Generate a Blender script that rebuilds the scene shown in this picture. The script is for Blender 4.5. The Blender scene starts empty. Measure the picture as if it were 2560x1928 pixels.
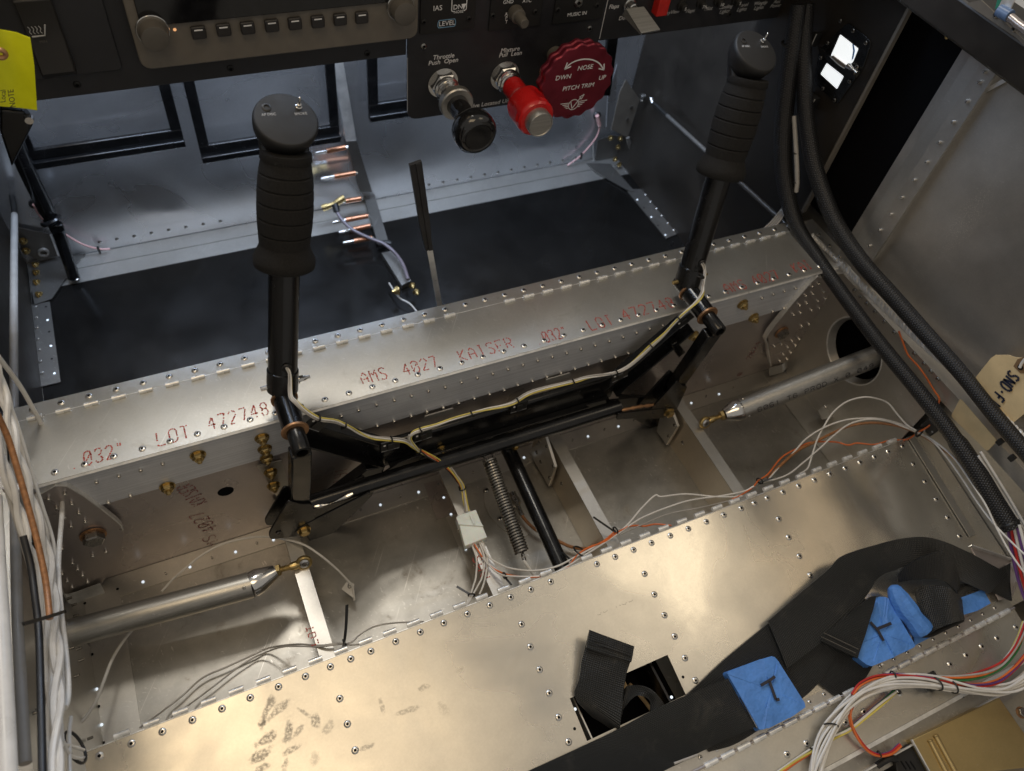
import bpy, math, random
from mathutils import Vector as V, Matrix, Quaternion
random.seed(7)
rnd = random.uniform
IN = 0.0254                      # everything below is laid out in inches

scene = bpy.context.scene
col = scene.collection
# ---------------------------------------------------------------- camera
FPX = 1935.11
ROT = Matrix(((0.907453, 0.25995458, -0.33007979),
              (-0.40438331, 0.7535991, -0.51823019),
              (0.11403152, 0.6037483, 0.78897706)))
EYE = V((0, 0, 35.0))
cam_data = bpy.data.cameras.new('camera')
cam = bpy.data.objects.new('camera', cam_data)
col.objects.link(cam)
cam.matrix_world = Matrix.Translation(EYE * IN) @ ROT.to_4x4()
cam_data.sensor_width = 36.0
cam_data.lens = 36.0 * FPX / 2560.0
cam_data.clip_start = 0.02
cam_data.clip_end = 60.0
cam_data.dof.use_dof = True
cam_data.dof.focus_distance = 31.0 * IN
cam_data.dof.aperture_fstop = 7.0
scene.camera = cam
scene.view_settings.view_transform = 'Standard'
scene.view_settings.look = 'None'
scene.view_settings.gamma = 1.0
scene.view_settings.exposure = 0.22
# ---------------------------------------------------------------- world and lamps (workshop light)
world = bpy.data.worlds.new('World')
scene.world = world
world.use_nodes = True
bg = world.node_tree.nodes['Background']
bg.inputs['Color'].default_value = (1.0, 0.94, 0.86, 1)
bg.inputs['Strength'].default_value = 0.28

def area_lamp(name, loc, target, size, power, colour, size_y=None):
    d = bpy.data.lights.new(name, 'AREA')
    d.energy = power; d.color = colour; d.size = size * IN
    if size_y:
        d.shape = 'RECTANGLE'; d.size_y = size_y * IN
    o = bpy.data.objects.new(name, d); col.objects.link(o)
    o.location = V(loc) * IN
    o.rotation_euler = (V(target) - V(loc)).to_track_quat('-Z', 'Y').to_euler()
    return o
area_lamp('ceiling_lamp', (6, 62, 100), (8, 16, 4), 16, 11.5, (1.0, 0.93, 0.82))
area_lamp('ceiling_lamp', (-8, -3, 96), (0, 7, 3), 46, 7.5, (1.0, 0.76, 0.47), 28)
area_lamp('ceiling_lamp', (60, 0, 96), (16, 8, 3), 26, 2.3, (1.0, 0.82, 0.58), 26)
area_lamp('firewall_fill_lamp', (9, 34.0, 31), (9, 40.4, 9), 30, 8.0, (0.60, 0.75, 1.0), 5)  # lamp added low behind the panel to light the firewall cool blue

# ---------------------------------------------------------------- pixel helpers (photo pixel -> ray -> known plane)
def T(c, r, a, b): return (c * 640 + a / 3.456, r * 482 + b / 3.456)
def D(a, b): return (a * 1.15732, b * 1.15732)
def ray(p): return ROT @ V((p[0] - 1280, 964 - p[1], -FPX))
def Z(p, z=0.0):
    d = ray(p); return EYE + d * ((z - EYE.z) / d.z)
def Y(p, y):
    d = ray(p); return EYE + d * (y / d.y)
def X(p, x):
    d = ray(p); return EYE + d * (x / d.x)
SEAT_D = V((0, 5225, 975)).normalized()
SEAT_N = V((1, 0, 0)).cross(SEAT_D)
SEAT_O = V((0, 10.4, 4.0))
def S(p, h=0.0):
    d = ray(p); return EYE + d * ((SEAT_O + SEAT_N * h - EYE).dot(SEAT_N) / d.dot(SEAT_N))
def seat_at(x, y, h=0.0):
    return V((x, y, 4.0 + (y - 10.4) * SEAT_D.z / SEAT_D.y)) + SEAT_N * h

# ---------------------------------------------------------------- mesh helpers
def catmull(pts, n=6):
    pts = [V(p) for p in pts]
    if len(pts) < 3: return pts
    e = [pts[0] * 2 - pts[1]] + pts + [pts[-1] * 2 - pts[-2]]
    out = []
    for i in range(1, len(e) - 2):
        p0, p1, p2, p3 = e[i - 1], e[i], e[i + 1], e[i + 2]
        for k in range(n):
            t = k / n
            out.append(0.5 * ((2 * p1) + (p2 - p0) * t + (2 * p0 - 5 * p1 + 4 * p2 - p3) * t * t + (3 * p1 - p0 - 3 * p2 + p3) * t ** 3))
    out.append(pts[-1])
    return out
def perp(a):
    a = V(a).normalized()
    u = a.cross(V((0, 0, 1)) if abs(a.z) < 0.9 else V((0, 1, 0))).normalized()
    return u, a.cross(u)

class MB:
    def __init__(s): s.v = []; s.f = []; s.m = []; s.uv = {}
    def add(s, vs, fs, mi=0):
        o = len(s.v); s.v += [V(p) for p in vs]
        for f in fs: s.f.append([i + o for i in f]); s.m.append(mi)
        return s
    def box(s, c, size, ax=None, mi=0):
        c = V(c); hx, hy, hz = size[0] / 2, size[1] / 2, size[2] / 2
        a = ax or (V((1, 0, 0)), V((0, 1, 0)), V((0, 0, 1)))
        vs = [c + a[0] * x * hx + a[1] * y * hy + a[2] * z * hz for x in (-1, 1) for y in (-1, 1) for z in (-1, 1)]
        return s.add(vs, [(0, 1, 3, 2), (4, 6, 7, 5), (0, 4, 5, 1), (2, 3, 7, 6), (0, 2, 6, 4), (1, 5, 7, 3)], mi)
    def bx(s, lo, hi, mi=0):
        return s.box([(a + b) / 2 for a, b in zip(lo, hi)], [b - a for a, b in zip(lo, hi)], None, mi)
    def prism(s, poly, vec, mi=0):
        poly = [V(p) for p in poly]; vec = V(vec); n = len(poly)
        fs = [tuple(range(n)), tuple(range(2 * n - 1, n - 1, -1))]
        fs += [(i, (i + 1) % n, (i + 1) % n + n, i + n) for i in range(n)]
        return s.add(poly + [p + vec for p in poly], fs, mi)
    def bar(s, a, b, w, t, up=(0, 0, 1), mi=0):
        a, b = V(a), V(b); d = (b - a); L = d.length; d.normalize()
        u = d.cross(V(up)).normalized(); w2 = u.cross(d)
        return s.box((a + b) / 2, (L, w, t), (d, u, w2), mi)
    def tube(s, path, r, n=10, smooth=6, caps=True, mi=0, squash=None):
        pts = catmull(path, smooth) if smooth else [V(p) for p in path]
        rr = r if callable(r) else (lambda t: r)
        rings = []; u = None
        for i, p in enumerate(pts):
            d = (pts[min(i + 1, len(pts) - 1)] - pts[max(i - 1, 0)]).normalized()
            u = perp(d)[0] if u is None else (u - d * u.dot(d)).normalized()
            w = d.cross(u); q = rr(i / (len(pts) - 1))
            rings.append([p + (u * math.cos(2 * math.pi * k / n) + w * math.sin(2 * math.pi * k / n)) * q for k in range(n)])
        base = len(s.v); acc = 0.0
        for i in range(len(pts)):
            if i: acc += (pts[i] - pts[i - 1]).length
            for k in range(n): s.uv[base + i * n + k] = (k / n, acc)
        return s.rings(rings, caps, mi)
    def rings(s, rings, caps=True, mi=0, closed=False):
        n = len(rings[0]); vs = [p for r in rings for p in r]; fs = []
        for i in range(len(rings) - 1 + (1 if closed else 0)):
            j = (i + 1) % len(rings)
            for k in range(n):
                fs.append((i * n + k, i * n + (k + 1) % n, j * n + (k + 1) % n, j * n + k))
        if caps:
            fs.append(tuple(range(n - 1, -1, -1))); fs.append(tuple((len(rings) - 1) * n + k for k in range(n)))
        return s.add(vs, fs, mi)
    def lathe(s, o, axis, prof, n=20, caps=True, mi=0, wob=None):
        o = V(o); a = V(axis).normalized(); u, w = perp(a)
        rings = []
        for d, r in prof:
            rings.append([o + a * d + (u * math.cos(2 * math.pi * k / n) + w * math.sin(2 * math.pi * k / n)) * (r if not wob else wob(r, 2 * math.pi * k / n)) for k in range(n)])
        return s.rings(rings, caps, mi)
    def ribbon(s, rows, t, n=6, mi=0, cr=0.0, seed=0.0):
        """rows: (centre, half width vector) ; a strap of thickness t"""
        cs = catmull([r[0] for r in rows], n); ws = catmull([r[1] for r in rows], n)
        rings = []
        for i, (c, w) in enumerate(zip(cs, ws)):
            d = (cs[min(i + 1, len(cs) - 1)] - cs[max(i - 1, 0)]).normalized()
            nn = w.cross(d).normalized() * (t / 2)
            nu = nn.normalized()
            def wv(k, i=i): return nu * (cr * (math.sin(i * .55 + seed + k * 1.7) * .5 + math.sin(i * .23 - k * 2.6 + seed * 2) * .7 + math.sin(i * 1.1 + k * 3.1 + seed * 3) * .25))
            ring = [c + w * k + nn for k in (-1, -.97, -.5, 0, .5, .97, 1)] + [c + w * k - nn for k in (1, .97, .5, 0, -.5, -.97, -1)]
            if cr: ring = [p + wv(k) for p, k in zip(ring, (-1, -.97, -.5, 0, .5, .97, 1, 1, .97, .5, 0, -.5, -.97, -1))]
            rings.append(ring)
        base = len(s.v); acc = 0.0
        for i in range(len(cs)):
            if i: acc += (cs[i] - cs[i - 1]).length
            for k, q in enumerate((-1, -.97, -.5, 0, .5, .97, 1, 1, .97, .5, 0, -.5, -.97, -1)): s.uv[base + i * 14 + k] = (5 + q * ws[i].length * .5, acc)
        return s.rings(rings, True, mi)
    def torus(s, c, axis, R, r, n=20, m=8, mi=0, arc=1.0, start=0.0):
        c = V(c); u, w = perp(axis); a = V(axis).normalized(); rings = []
        for i in range(n if arc == 1.0 else n + 1):
            t = start + 2 * math.pi * arc * i / n; e = u * math.cos(t) + w * math.sin(t)
            rings.append([c + e * (R + r * math.cos(2 * math.pi * k / m)) + a * r * math.sin(2 * math.pi * k / m) for k in range(m)])
        return s.rings(rings, arc != 1.0, mi, closed=(arc == 1.0))
    def mesh(s, name, mats, smooth=True, angle=35):
        me = bpy.data.meshes.new(name)
        me.from_pydata([tuple(p * IN) for p in s.v], [], s.f)
        for m in (mats if isinstance(mats, (list, tuple)) else [mats]): me.materials.append(m)
        me.polygons.foreach_set('material_index', s.m)
        import bmesh
        b = bmesh.new(); b.from_mesh(me); bmesh.ops.recalc_face_normals(b, faces=b.faces); b.to_mesh(me); b.free()
        if s.uv:
            lay = me.uv_layers.new(name='UVMap').data
            for pl in me.polygons:
                us = [s.uv.get(me.loops[i].vertex_index, (0, 0)) for i in pl.loop_indices]
                wrap = max(u[0] for u in us) - min(u[0] for u in us) > .6 and max(u[0] for u in us) < 1
                for i, u in zip(pl.loop_indices, us):
                    lay[i].uv = (u[0] + (1 if wrap and u[0] < .4 else 0), u[1])
        if smooth:
            me.polygons.foreach_set('use_smooth', [True] * len(me.polygons))
            me.set_sharp_from_angle(angle=math.radians(angle))
        me.update(); return me
    def build(s, name, mats, parent=None, smooth=True, bevel=0, angle=35, tags=None):
        o = bpy.data.objects.new(name, s.mesh(name, mats, smooth, angle)); col.objects.link(o)
        if parent: attach(o, parent)
        if bevel:
            b = o.modifiers.new('bevel', 'BEVEL'); b.width = bevel * IN; b.segments = 2; b.limit_method = 'ANGLE'; b.angle_limit = math.radians(40)
        if tags: tag(o, *tags)
        return o
def world_of(o):
    m = o.matrix_basis.copy()
    return (world_of(o.parent) @ o.matrix_parent_inverse @ m) if o.parent else m
def attach(o, parent):
    o.parent = parent; o.matrix_parent_inverse = world_of(parent).inverted()
def tag(o, label, cat, group=None):
    o['label'] = label; o['category'] = cat
    if group: o['group'] = group
    return o
def structure(o): o['kind'] = 'structure'; return o
def thing(name, label, cat, loc, group=None):
    o = bpy.data.objects.new(name, None); col.objects.link(o)
    o.empty_display_size = 0.01; o.location = V(loc) * IN
    return tag(o, label, cat, group)
def inst(name, me, loc, axis, parent, spin=0.0, scale=1.0):
    """one more piece sharing mesh data; its local +Z points along axis"""
    o = bpy.data.objects.new(name, me); col.objects.link(o)
    q = V(axis).normalized().to_track_quat('Z', 'Y') @ Quaternion((0, 0, 1), spin)
    o.matrix_basis = Matrix.LocRotScale(V(loc) * IN, q, V((scale,) * 3))
    attach(o, parent); return o
def flat(poly, thick, n):            # polygon extruded along -n
    return MB().prism(poly, V(n).normalized() * -thick)
def rounded(poly, r, n=4):
    """round the corners of a planar polygon"""
    out = []; N = len(poly)
    for i in range(N):
        a, b, c = V(poly[i - 1]), V(poly[i]), V(poly[(i + 1) % N])
        rr = min(r, (a - b).length * .45, (c - b).length * .45)
        p, q = b + (a - b).normalized() * rr, b + (c - b).normalized() * rr
        for k in range(n + 1):
            t = k / n; out.append(p * (1 - t) ** 2 + b * 2 * t * (1 - t) + q * t * t)
    return out
def lettering(text, name, o, xd, yd, size, mat, parent, depth=0.004, align='CENTER', lift=0.012, shear=0.0):
    cu = bpy.data.curves.new(name, 'FONT'); cu.body = text; cu.size = size; cu.align_x = align; cu.align_y = 'CENTER'
    cu.extrude = depth; cu.resolution_u = 3; cu.shear = shear
    tmp = bpy.data.objects.new(name, cu); col.objects.link(tmp)
    me = bpy.data.meshes.new_from_object(tmp.evaluated_get(bpy.context.evaluated_depsgraph_get()))
    bpy.data.objects.remove(tmp); bpy.data.curves.remove(cu)
    xd, yd = V(xd).normalized(), V(yd).normalized(); nd = xd.cross(yd)
    m = Matrix((xd, yd, nd)).transposed().to_4x4()
    me.transform(Matrix.Scale(IN, 4) @ Matrix.Translation(V(o) + nd * lift) @ m)
    me.materials.clear(); me.materials.append(mat); me.name = name
    ob = bpy.data.objects.new(name, me); col.objects.link(ob)
    if parent: attach(ob, parent)
    return ob
GL = {'A': [[(0, 0), (0, 4), (2, 6), (4, 4), (4, 0)], [(0, 2.5), (4, 2.5)]], 'M': [[(0, 0), (0, 6), (2, 3.5), (4, 6), (4, 0)]],
      'S': [[(4, 5.2), (3, 6), (1, 6), (0, 5), (1, 3.4), (3, 2.8), (4, 1.5), (3, 0), (1, 0), (0, .8)]], '4': [[(3, 0), (3, 6), (0, 2), (4.4, 2)]],
      '0': [[(1, 0), (0, 1), (0, 5), (1, 6), (3, 6), (4, 5), (4, 1), (3, 0), (1, 0)], [(0, 1), (4, 5)]], 'O': [[(1, 0), (0, 1), (0, 5), (1, 6), (3, 6), (4, 5), (4, 1), (3, 0), (1, 0)]],
      '2': [[(0, 5), (1, 6), (3, 6), (4, 5), (4, 4), (0, 0), (4, 0)]], '7': [[(0, 6), (4, 6), (1.5, 0)]], 'K': [[(0, 0), (0, 6)], [(4, 6), (0, 2.6), (4, 0)]],
      'I': [[(2, 0), (2, 6)], [(1, 0), (3, 0)], [(1, 6), (3, 6)]], 'E': [[(4, 6), (0, 6), (0, 0), (4, 0)], [(0, 3), (3, 3)]], 'R': [[(0, 0), (0, 6), (3, 6), (4, 5), (4, 4), (3, 3), (0, 3)], [(2, 3), (4, 0)]],
      'L': [[(0, 6), (0, 0), (4, 0)]], 'T': [[(0, 6), (4, 6)], [(2, 6), (2, 0)]], '.': [[(0, 0), (.6, .3)]], '3': [[(0, 5), (1, 6), (3, 6), (4, 5), (3, 3.2), (1.5, 3.2)], [(3, 3.2), (4, 1), (3, 0), (1, 0), (0, 1)]],
      '"': [[(1, 6), (1, 4.6)], [(2.5, 6), (2.5, 4.6)]], '8': [[(1, 0), (0, 1.5), (1, 3), (3, 3), (4, 4.5), (3, 6), (1, 6), (0, 4.5), (1, 3)], [(3, 3), (4, 1.5), (3, 0), (1, 0)]],
      '6': [[(4, 5), (3, 6), (1, 6), (0, 5), (0, 1), (1, 0), (3, 0), (4, 1), (4, 2.4), (3, 3.2), (0, 3)]], '1': [[(1, 5), (2, 6), (2, 0)]], '9': [[(0, 1), (1, 0), (3, 0), (4, 1), (4, 5), (3, 6), (1, 6), (0, 5), (0, 4), (1, 3), (4, 3)]],
      'G': [[(4, 5), (3, 6), (1, 6), (0, 5), (0, 1), (1, 0), (3, 0), (4, 1), (4, 3), (2.5, 3)]], 'B': [[(0, 0), (0, 6), (3, 6), (4, 4.6), (3, 3.2), (0, 3.2)], [(3, 3.2), (4, 1.4), (3, 0), (0, 0)]],
      '-': [[(1, 3), (3, 3)]], 'N': [[(0, 0), (0, 6), (4, 0), (4, 6)]], 'D': [[(0, 0), (0, 6), (2.5, 6), (4, 4.5), (4, 1.5), (2.5, 0), (0, 0)]], 'F': [[(0, 0), (0, 6), (4, 6)], [(0, 3.2), (3, 3.2)]],
      'P': [[(0, 0), (0, 6), (3, 6), (4, 5), (4, 4), (3, 3), (0, 3)]], 'X': [[(0, 0), (4, 6)], [(0, 6), (4, 0)]]}
def stamp(text, name, o, xd, yd, h, mat, parent, w=0.035, pitch=6.2, wide=1.0, dash=True, lift=0.006):
    """ink-jet marking: short dashes lying just above the sheet"""
    o = V(o); xd = V(xd).normalized(); yd = V(yd); yd = (yd - xd * yd.dot(xd)).normalized(); n = xd.cross(yd); k = h / 6.0
    mb = MB(); x0 = 0.0
    for ch in text:
        for st in GL.get(ch, []):
            for a, b in zip(st[:-1], st[1:]):
                A = o + xd * (x0 + a[0] * k * wide) + yd * a[1] * k; B = o + xd * (x0 + b[0] * k * wide) + yd * b[1] * k
                m = max(1, round((B - A).length / (0.075))) if dash else 1
                for i in range(m):
                    if dash and rnd(0, 1) < .10: continue
                    p, q = A.lerp(B, i / m), A.lerp(B, (i + (.78 if dash else 1.0)) / m)
                    if dash:
                        j = V((rnd(-1, 1), rnd(-1, 1), 0)) * .008; j = xd * j.x + yd * j.y; p += j; q += j
                    d = (q - p).normalized(); s = n.cross(d) * (w / 2 * (rnd(.7, 1.15) if dash else 1)); e = n * lift
                    mb.add([p - s + e, q - s + e, q + s + e, p + s + e], [(0, 1, 2, 3)])
        x0 += pitch * k * wide
    return mb.build(name, mat, parent, smooth=False)
# ---------------------------------------------------------------- materials
def newmat(name):
    m = bpy.data.materials.new(name); m.use_nodes = True
    nt = m.node_tree; return m, nt, nt.nodes['Principled BSDF'], nt.nodes, nt.links
def noise(nt, vec, scale, detail=3, rough=.55, dist=0.0):
    n = nt.nodes.new('ShaderNodeTexNoise'); n.inputs['Scale'].default_value = scale; n.inputs['Detail'].default_value = detail
    n.inputs['Roughness'].default_value = rough; n.inputs['Distortion'].default_value = dist
    nt.links.new(vec, n.inputs['Vector']); return n.outputs['Fac']
def mapping(nt, vec, scale=(1, 1, 1), rot=(0, 0, 0), loc=(0, 0, 0)):
    n = nt.nodes.new('ShaderNodeMapping'); n.inputs['Scale'].default_value = scale; n.inputs['Rotation'].default_value = rot; n.inputs['Location'].default_value = loc
    nt.links.new(vec, n.inputs['Vector']); return n.outputs['Vector']
def mrange(nt, v, a, b, c, d, smooth=False):
    n = nt.nodes.new('ShaderNodeMapRange'); n.inputs[1].default_value = a; n.inputs[2].default_value = b; n.inputs[3].default_value = c; n.inputs[4].default_value = d
    if smooth: n.interpolation_type = 'SMOOTHSTEP'
    nt.links.new(v, n.inputs[0]); return n.outputs[0]
def math_n(nt, op, a, b=0.0):
    n = nt.nodes.new('ShaderNodeMath'); n.operation = op
    for i, x in enumerate((a, b)):
        if isinstance(x, (int, float)): n.inputs[i].default_value = x
        else: nt.links.new(x, n.inputs[i])
    return n.outputs[0]
def mixc(nt, f, a, b, mode='MIX'):
    n = nt.nodes.new('ShaderNodeMix'); n.data_type = 'RGBA'; n.blend_type = mode
    for sock, x in ((n.inputs[0], f), (n.inputs[6], a), (n.inputs[7], b)):
        if isinstance(x, (int, float)): sock.default_value = x
        elif isinstance(x, tuple): sock.default_value = (*x, 1)[:4]
        else: nt.links.new(x, sock)
    return n.outputs[2]
def coords(nt): return nt.nodes.new('ShaderNodeTexCoord').outputs['Object']
def bump(nt, bsdf, h, strength, dist):
    n = nt.nodes.new('ShaderNodeBump'); n.inputs['Strength'].default_value = strength; n.inputs['Distance'].default_value = dist
    nt.links.new(h, n.inputs['Height']); nt.links.new(n.outputs['Normal'], bsdf.inputs['Normal'])

def alu(name, base=(.62, .60, .56), rough=.34, metal=.88, mottle=.22, streak=None, scratch=.5, warp=.35, dirt=0.0, prints=(), speck=(), rvar=(.02, .03), rscale=9):
    m, nt, b, N, L = newmat(name); c = coords(nt)
    n1 = noise(nt, c, 9, 2, .5); n2 = noise(nt, c, 55, 3, .6); n3 = noise(nt, c, 420, 3, .7)
    f = math_n(nt, 'ADD', math_n(nt, 'MULTIPLY', n1, .45), math_n(nt, 'MULTIPLY', n2, .55))
    f = mrange(nt, f, .25, .75, 0, 1)
    lo = tuple(x * (1 - mottle) for x in base); hi = tuple(min(1, x * (1 + mottle * .6)) for x in base)
    colr = mixc(nt, f, lo, hi)
    colr = mixc(nt, mrange(nt, n3, .35, .65, 0, .20), colr, tuple(x * .72 for x in base))
    r = mrange(nt, noise(nt, c, rscale, 3, .55, .8), .35, .65, rough - rvar[0], rough + rvar[1])
    h = n3
    if streak:
        s = noise(nt, mapping(nt, c, streak), 1.0, 3, .6)
        colr = mixc(nt, mrange(nt, s, .35, .68, 0, .55), colr, tuple(x * .60 for x in base))
        h = s
    if scratch:
        for rot, off in ((.6, 0), (2.2, 3.1), (1.35, 7.7)):
            sv = noise(nt, mapping(nt, mapping(nt, c, rot=(0.2, .3, rot), loc=(off, off, off)), (9, 420, 420)), 1.0, 2, .5)
            gate = mrange(nt, noise(nt, mapping(nt, c, loc=(off + 1, 0, 0)), 14, 2, .5), .46, .70, 0, 1)
            k = math_n(nt, 'MULTIPLY', mrange(nt, sv, .66, .73, 0, scratch), gate)
            colr = mixc(nt, k, colr, (.86, .84, .80))
    if dirt:
        d1 = noise(nt, c, 22, 6, .72, .6); d2 = noise(nt, c, 160, 3, .7)
        k = math_n(nt, 'MULTIPLY', mrange(nt, d1, .54, .72, 0, dirt, True), mrange(nt, d2, .35, .60, .35, 1))
        colr = mixc(nt, k, colr, (.16, .12, .075)); r = math_n(nt, 'ADD', r, math_n(nt, 'MULTIPLY', k, .35))
    for (x, y, z, ang, la, lb, amt) in prints:       # boot marks and hand smears, each with its own outline
        mv = mapping(nt, c, loc=(-x * IN, -y * IN, -z * IN))
        mv = mapping(nt, mv, rot=(0, 0, -ang)); mv = mapping(nt, mv, scale=(1 / (la * IN), 1 / (lb * IN), 0.0))
        ln = N.new('ShaderNodeVectorMath'); ln.operation = 'LENGTH'; L.new(mv, ln.inputs[0])
        dd = math_n(nt, 'ADD', ln.outputs['Value'], mrange(nt, n2, .3, .7, -.55, .45))
        k = math_n(nt, 'MULTIPLY', mrange(nt, dd, .55, 1.15, amt * .62, 0, True), mrange(nt, n3, .40, .56, .15, 1))
        colr = mixc(nt, k, colr, (.12, .095, .06))
        r = math_n(nt, 'ADD', r, math_n(nt, 'MULTIPLY', k, .25))
    for (x, y, z, ry, rz) in speck:
        mv = mapping(nt, mapping(nt, c, loc=(0, -y * IN, -z * IN)), scale=(0.0, 1 / (ry * IN), 1 / (rz * IN)))
        ln = N.new('ShaderNodeVectorMath'); ln.operation = 'LENGTH'; L.new(mv, ln.inputs[0])
        k = math_n(nt, 'MULTIPLY', mrange(nt, ln.outputs['Value'], .3, 1.0, 1, 0, True), mrange(nt, noise(nt, c, 700, 2, .6), .56, .62, 0, .8))
        colr = mixc(nt, k, colr, (.75, .70, .62))
    L.new(colr, b.inputs['Base Color']); L.new(r, b.inputs['Roughness'])
    b.inputs['Metallic'].default_value = metal
    # oil-canning of thin sheet plus grain
    wv = noise(nt, c, 5, 2, .5)
    hh = math_n(nt, 'ADD', math_n(nt, 'MULTIPLY', wv, warp * 1.6), math_n(nt, 'MULTIPLY', h, .02))
    bump(nt, b, hh, .35, .004)
    return m
def plain(name, base, rough=.5, metal=0.0, vary=.15, scale=60, bmp=0.0, bscale=900, coat=0.0, spec=.5, dust=0.0, bdist=.0006, **kw):
    m, nt, b, N, L = newmat(name); c = coords(nt)
    n = noise(nt, c, scale, 4, .6)
    cr = mixc(nt, mrange(nt, n, .35, .65, 0, 1), tuple(x * (1 - vary) for x in base), tuple(min(1, x * (1 + vary)) for x in base))
    rr = mrange(nt, n, .3, .7, max(.02, rough - .08), min(1, rough + .08))
    if dust:
        d = mrange(nt, noise(nt, c, 45, 6, .7, .4), .50, .75, 0, dust)
        cr = mixc(nt, d, cr, (.30, .27, .22)); rr = math_n(nt, 'ADD', rr, math_n(nt, 'MULTIPLY', d, .4))
    L.new(cr, b.inputs['Base Color']); L.new(rr, b.inputs['Roughness'])
    b.inputs['Metallic'].default_value = metal; b.inputs['Coat Weight'].default_value = coat; b.inputs['Coat Roughness'].default_value = .08
    b.inputs['Specular IOR Level'].default_value = spec
    for k, v in kw.items(): b.inputs[k.replace('_', ' ')].default_value = v
    if bmp: bump(nt, b, noise(nt, c, bscale, 3, .7), bmp, bdist)
    return m
def webbing(name, base):
    m, nt, b, N, L = newmat(name)
    uv = N.new('ShaderNodeUVMap').outputs['UV']; c = coords(nt)
    w = N.new('ShaderNodeTexWave'); w.wave_type = 'BANDS'; w.bands_direction = 'Y'; w.inputs['Scale'].default_value = 1.0; w.inputs['Distortion'].default_value = .5; w.inputs['Detail Scale'].default_value = 4
    L.new(mapping(nt, uv, (1, 4.0, 1)), w.inputs['Vector'])
    w2 = N.new('ShaderNodeTexWave'); w2.wave_type = 'BANDS'; w2.bands_direction = 'X'; w2.inputs['Scale'].default_value = 1.0; w2.inputs['Distortion'].default_value = .6
    L.new(mapping(nt, uv, (7, 1, 1)), w2.inputs['Vector'])
    h = math_n(nt, 'ADD', w.outputs['Fac'], math_n(nt, 'MULTIPLY', w2.outputs['Fac'], .35))
    d = mrange(nt, noise(nt, c, 30, 6, .72, .5), .54, .72, 0, .55)
    cr = mixc(nt, mrange(nt, h, .2, 1.1, 0, 1), tuple(x * .3 for x in base), tuple(x * 2.4 for x in base))
    cr = mixc(nt, d, cr, (.060, .054, .045))
    L.new(cr, b.inputs['Base Color']); b.inputs['Roughness'].default_value = .45; b.inputs['Sheen Weight'].default_value = .06; b.inputs['Sheen Roughness'].default_value = .4
    bump(nt, b, h, .8, .0008); return m
def braid(name, base):
    m, nt, b, N, L = newmat(name); uv = N.new('ShaderNodeUVMap').outputs['UV']
    hs = []
    for sgn in (1, -1):
        w = N.new('ShaderNodeTexWave'); w.wave_type = 'BANDS'; w.bands_direction = 'DIAGONAL'; w.inputs['Scale'].default_value = 1.0; w.inputs['Distortion'].default_value = .3
        L.new(mapping(nt, uv, (7.54 * sgn, 5.0, 1)), w.inputs['Vector']); hs.append(w.outputs['Fac'])
    h = math_n(nt, 'MULTIPLY', hs[0], hs[1])
    cr = mixc(nt, mrange(nt, h, .2, .8, 0, 1), tuple(x * .35 for x in base), tuple(x * 2.6 for x in base))
    L.new(cr, b.inputs['Base Color']); b.inputs['Roughness'].default_value = .42
    bump(nt, b, h, .8, .0008); return m
def glow(name, colour, strength):
    m, nt, b, N, L = newmat(name); b.inputs['Base Color'].default_value = (*colour, 1)
    b.inputs['Emission Color'].default_value = (*colour, 1); b.inputs['Emission Strength'].default_value = strength; return m

M = {}
M['cover'] = alu('mill_aluminium_cover', (.53, .515, .475), .36, .84, .12, scratch=.35, warp=.3, dirt=.25)
PR = []
for a1, b1, a2, b2, hw, amt in [(130, 1050, 50, 1270, .17, .8), (250, 1080, 60, 1255, .15, .7), (310, 1210, 265, 1385, .17, .85), (410, 1265, 340, 1345, .12, .6), (150, 1345, -20, 1450, .19, .85), (130, 1470, -20, 1565, .19, .85), (375, 1450, 225, 1530, .12, .7), (265, 1555, 240, 1650, .15, .8),
                                (520, 1180, 525, 1260, .19, .75), (370, 1130, 470, 1195, .10, .6), (90, 1630, -10, 1670, .14, .75), (1075, 1050, 1110, 1190, .09, .45), (1150, 1195, 1395, 1115, .11, .55), (1410, 950, 1490, 925, .12, .6), (1580, 1060, 1640, 1170, .2, .3), (650, 1240, 600, 1330, .14, .4), (530, 1500, 480, 1600, .2, .3), (900, 1480, 1010, 1440, .07, .5), (-1020, 1180, -860, 1250, .22, .45), (1740, 820, 1790, 770, .09, .5),
                                (2830, 800, 3000, 1180, .20, .26), (3080, 560, 3240, 660, .5, .35), (3130, 800, 3260, 1050, .35, .25), (3340, 600, 3440, 900, .3, .22), (2700, 1350, 2800, 1500, .3, .15)]:
    r0 = 0
    p_, q_ = (S((640 + a1 / 3.456, 1446 + b1 / 3.456)), S((640 + a2 / 3.456, 1446 + b2 / 3.456))) if a1 < 2600 else (S((1920 + (a1 - 2212) / 3.456, 964 + b1 / 3.456)), S((1920 + (a2 - 2212) / 3.456, 964 + b2 / 3.456)))
    c_ = (p_ + q_) / 2; d_ = q_ - p_
    PR.append((c_.x, c_.y, c_.z, math.atan2(d_.y, d_.x), d_.length / 2 + .06, hw, amt))
M['seat'] = alu('mill_aluminium_seat', (.68, .65, .58), .27, .84, .10, scratch=.16, warp=.3, dirt=.07, prints=PR, rvar=(.06, .09), rscale=7)
M['alu'] = alu('bare_aluminium', (.58, .56, .52), .38, .84, .12, scratch=.4)
M['floor'] = alu('bare_aluminium_floor', (.47, .455, .42), .33, .80, .26, scratch=.9, warp=.4, dirt=.5, rvar=(.03, .05), rscale=14)
M['web'] = alu('tinted_aluminium_web', (.50, .45, .43), .28, .70, .10, scratch=.3, warp=.5)  # brown tint puts reflections of the surroundings into the colour
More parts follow.
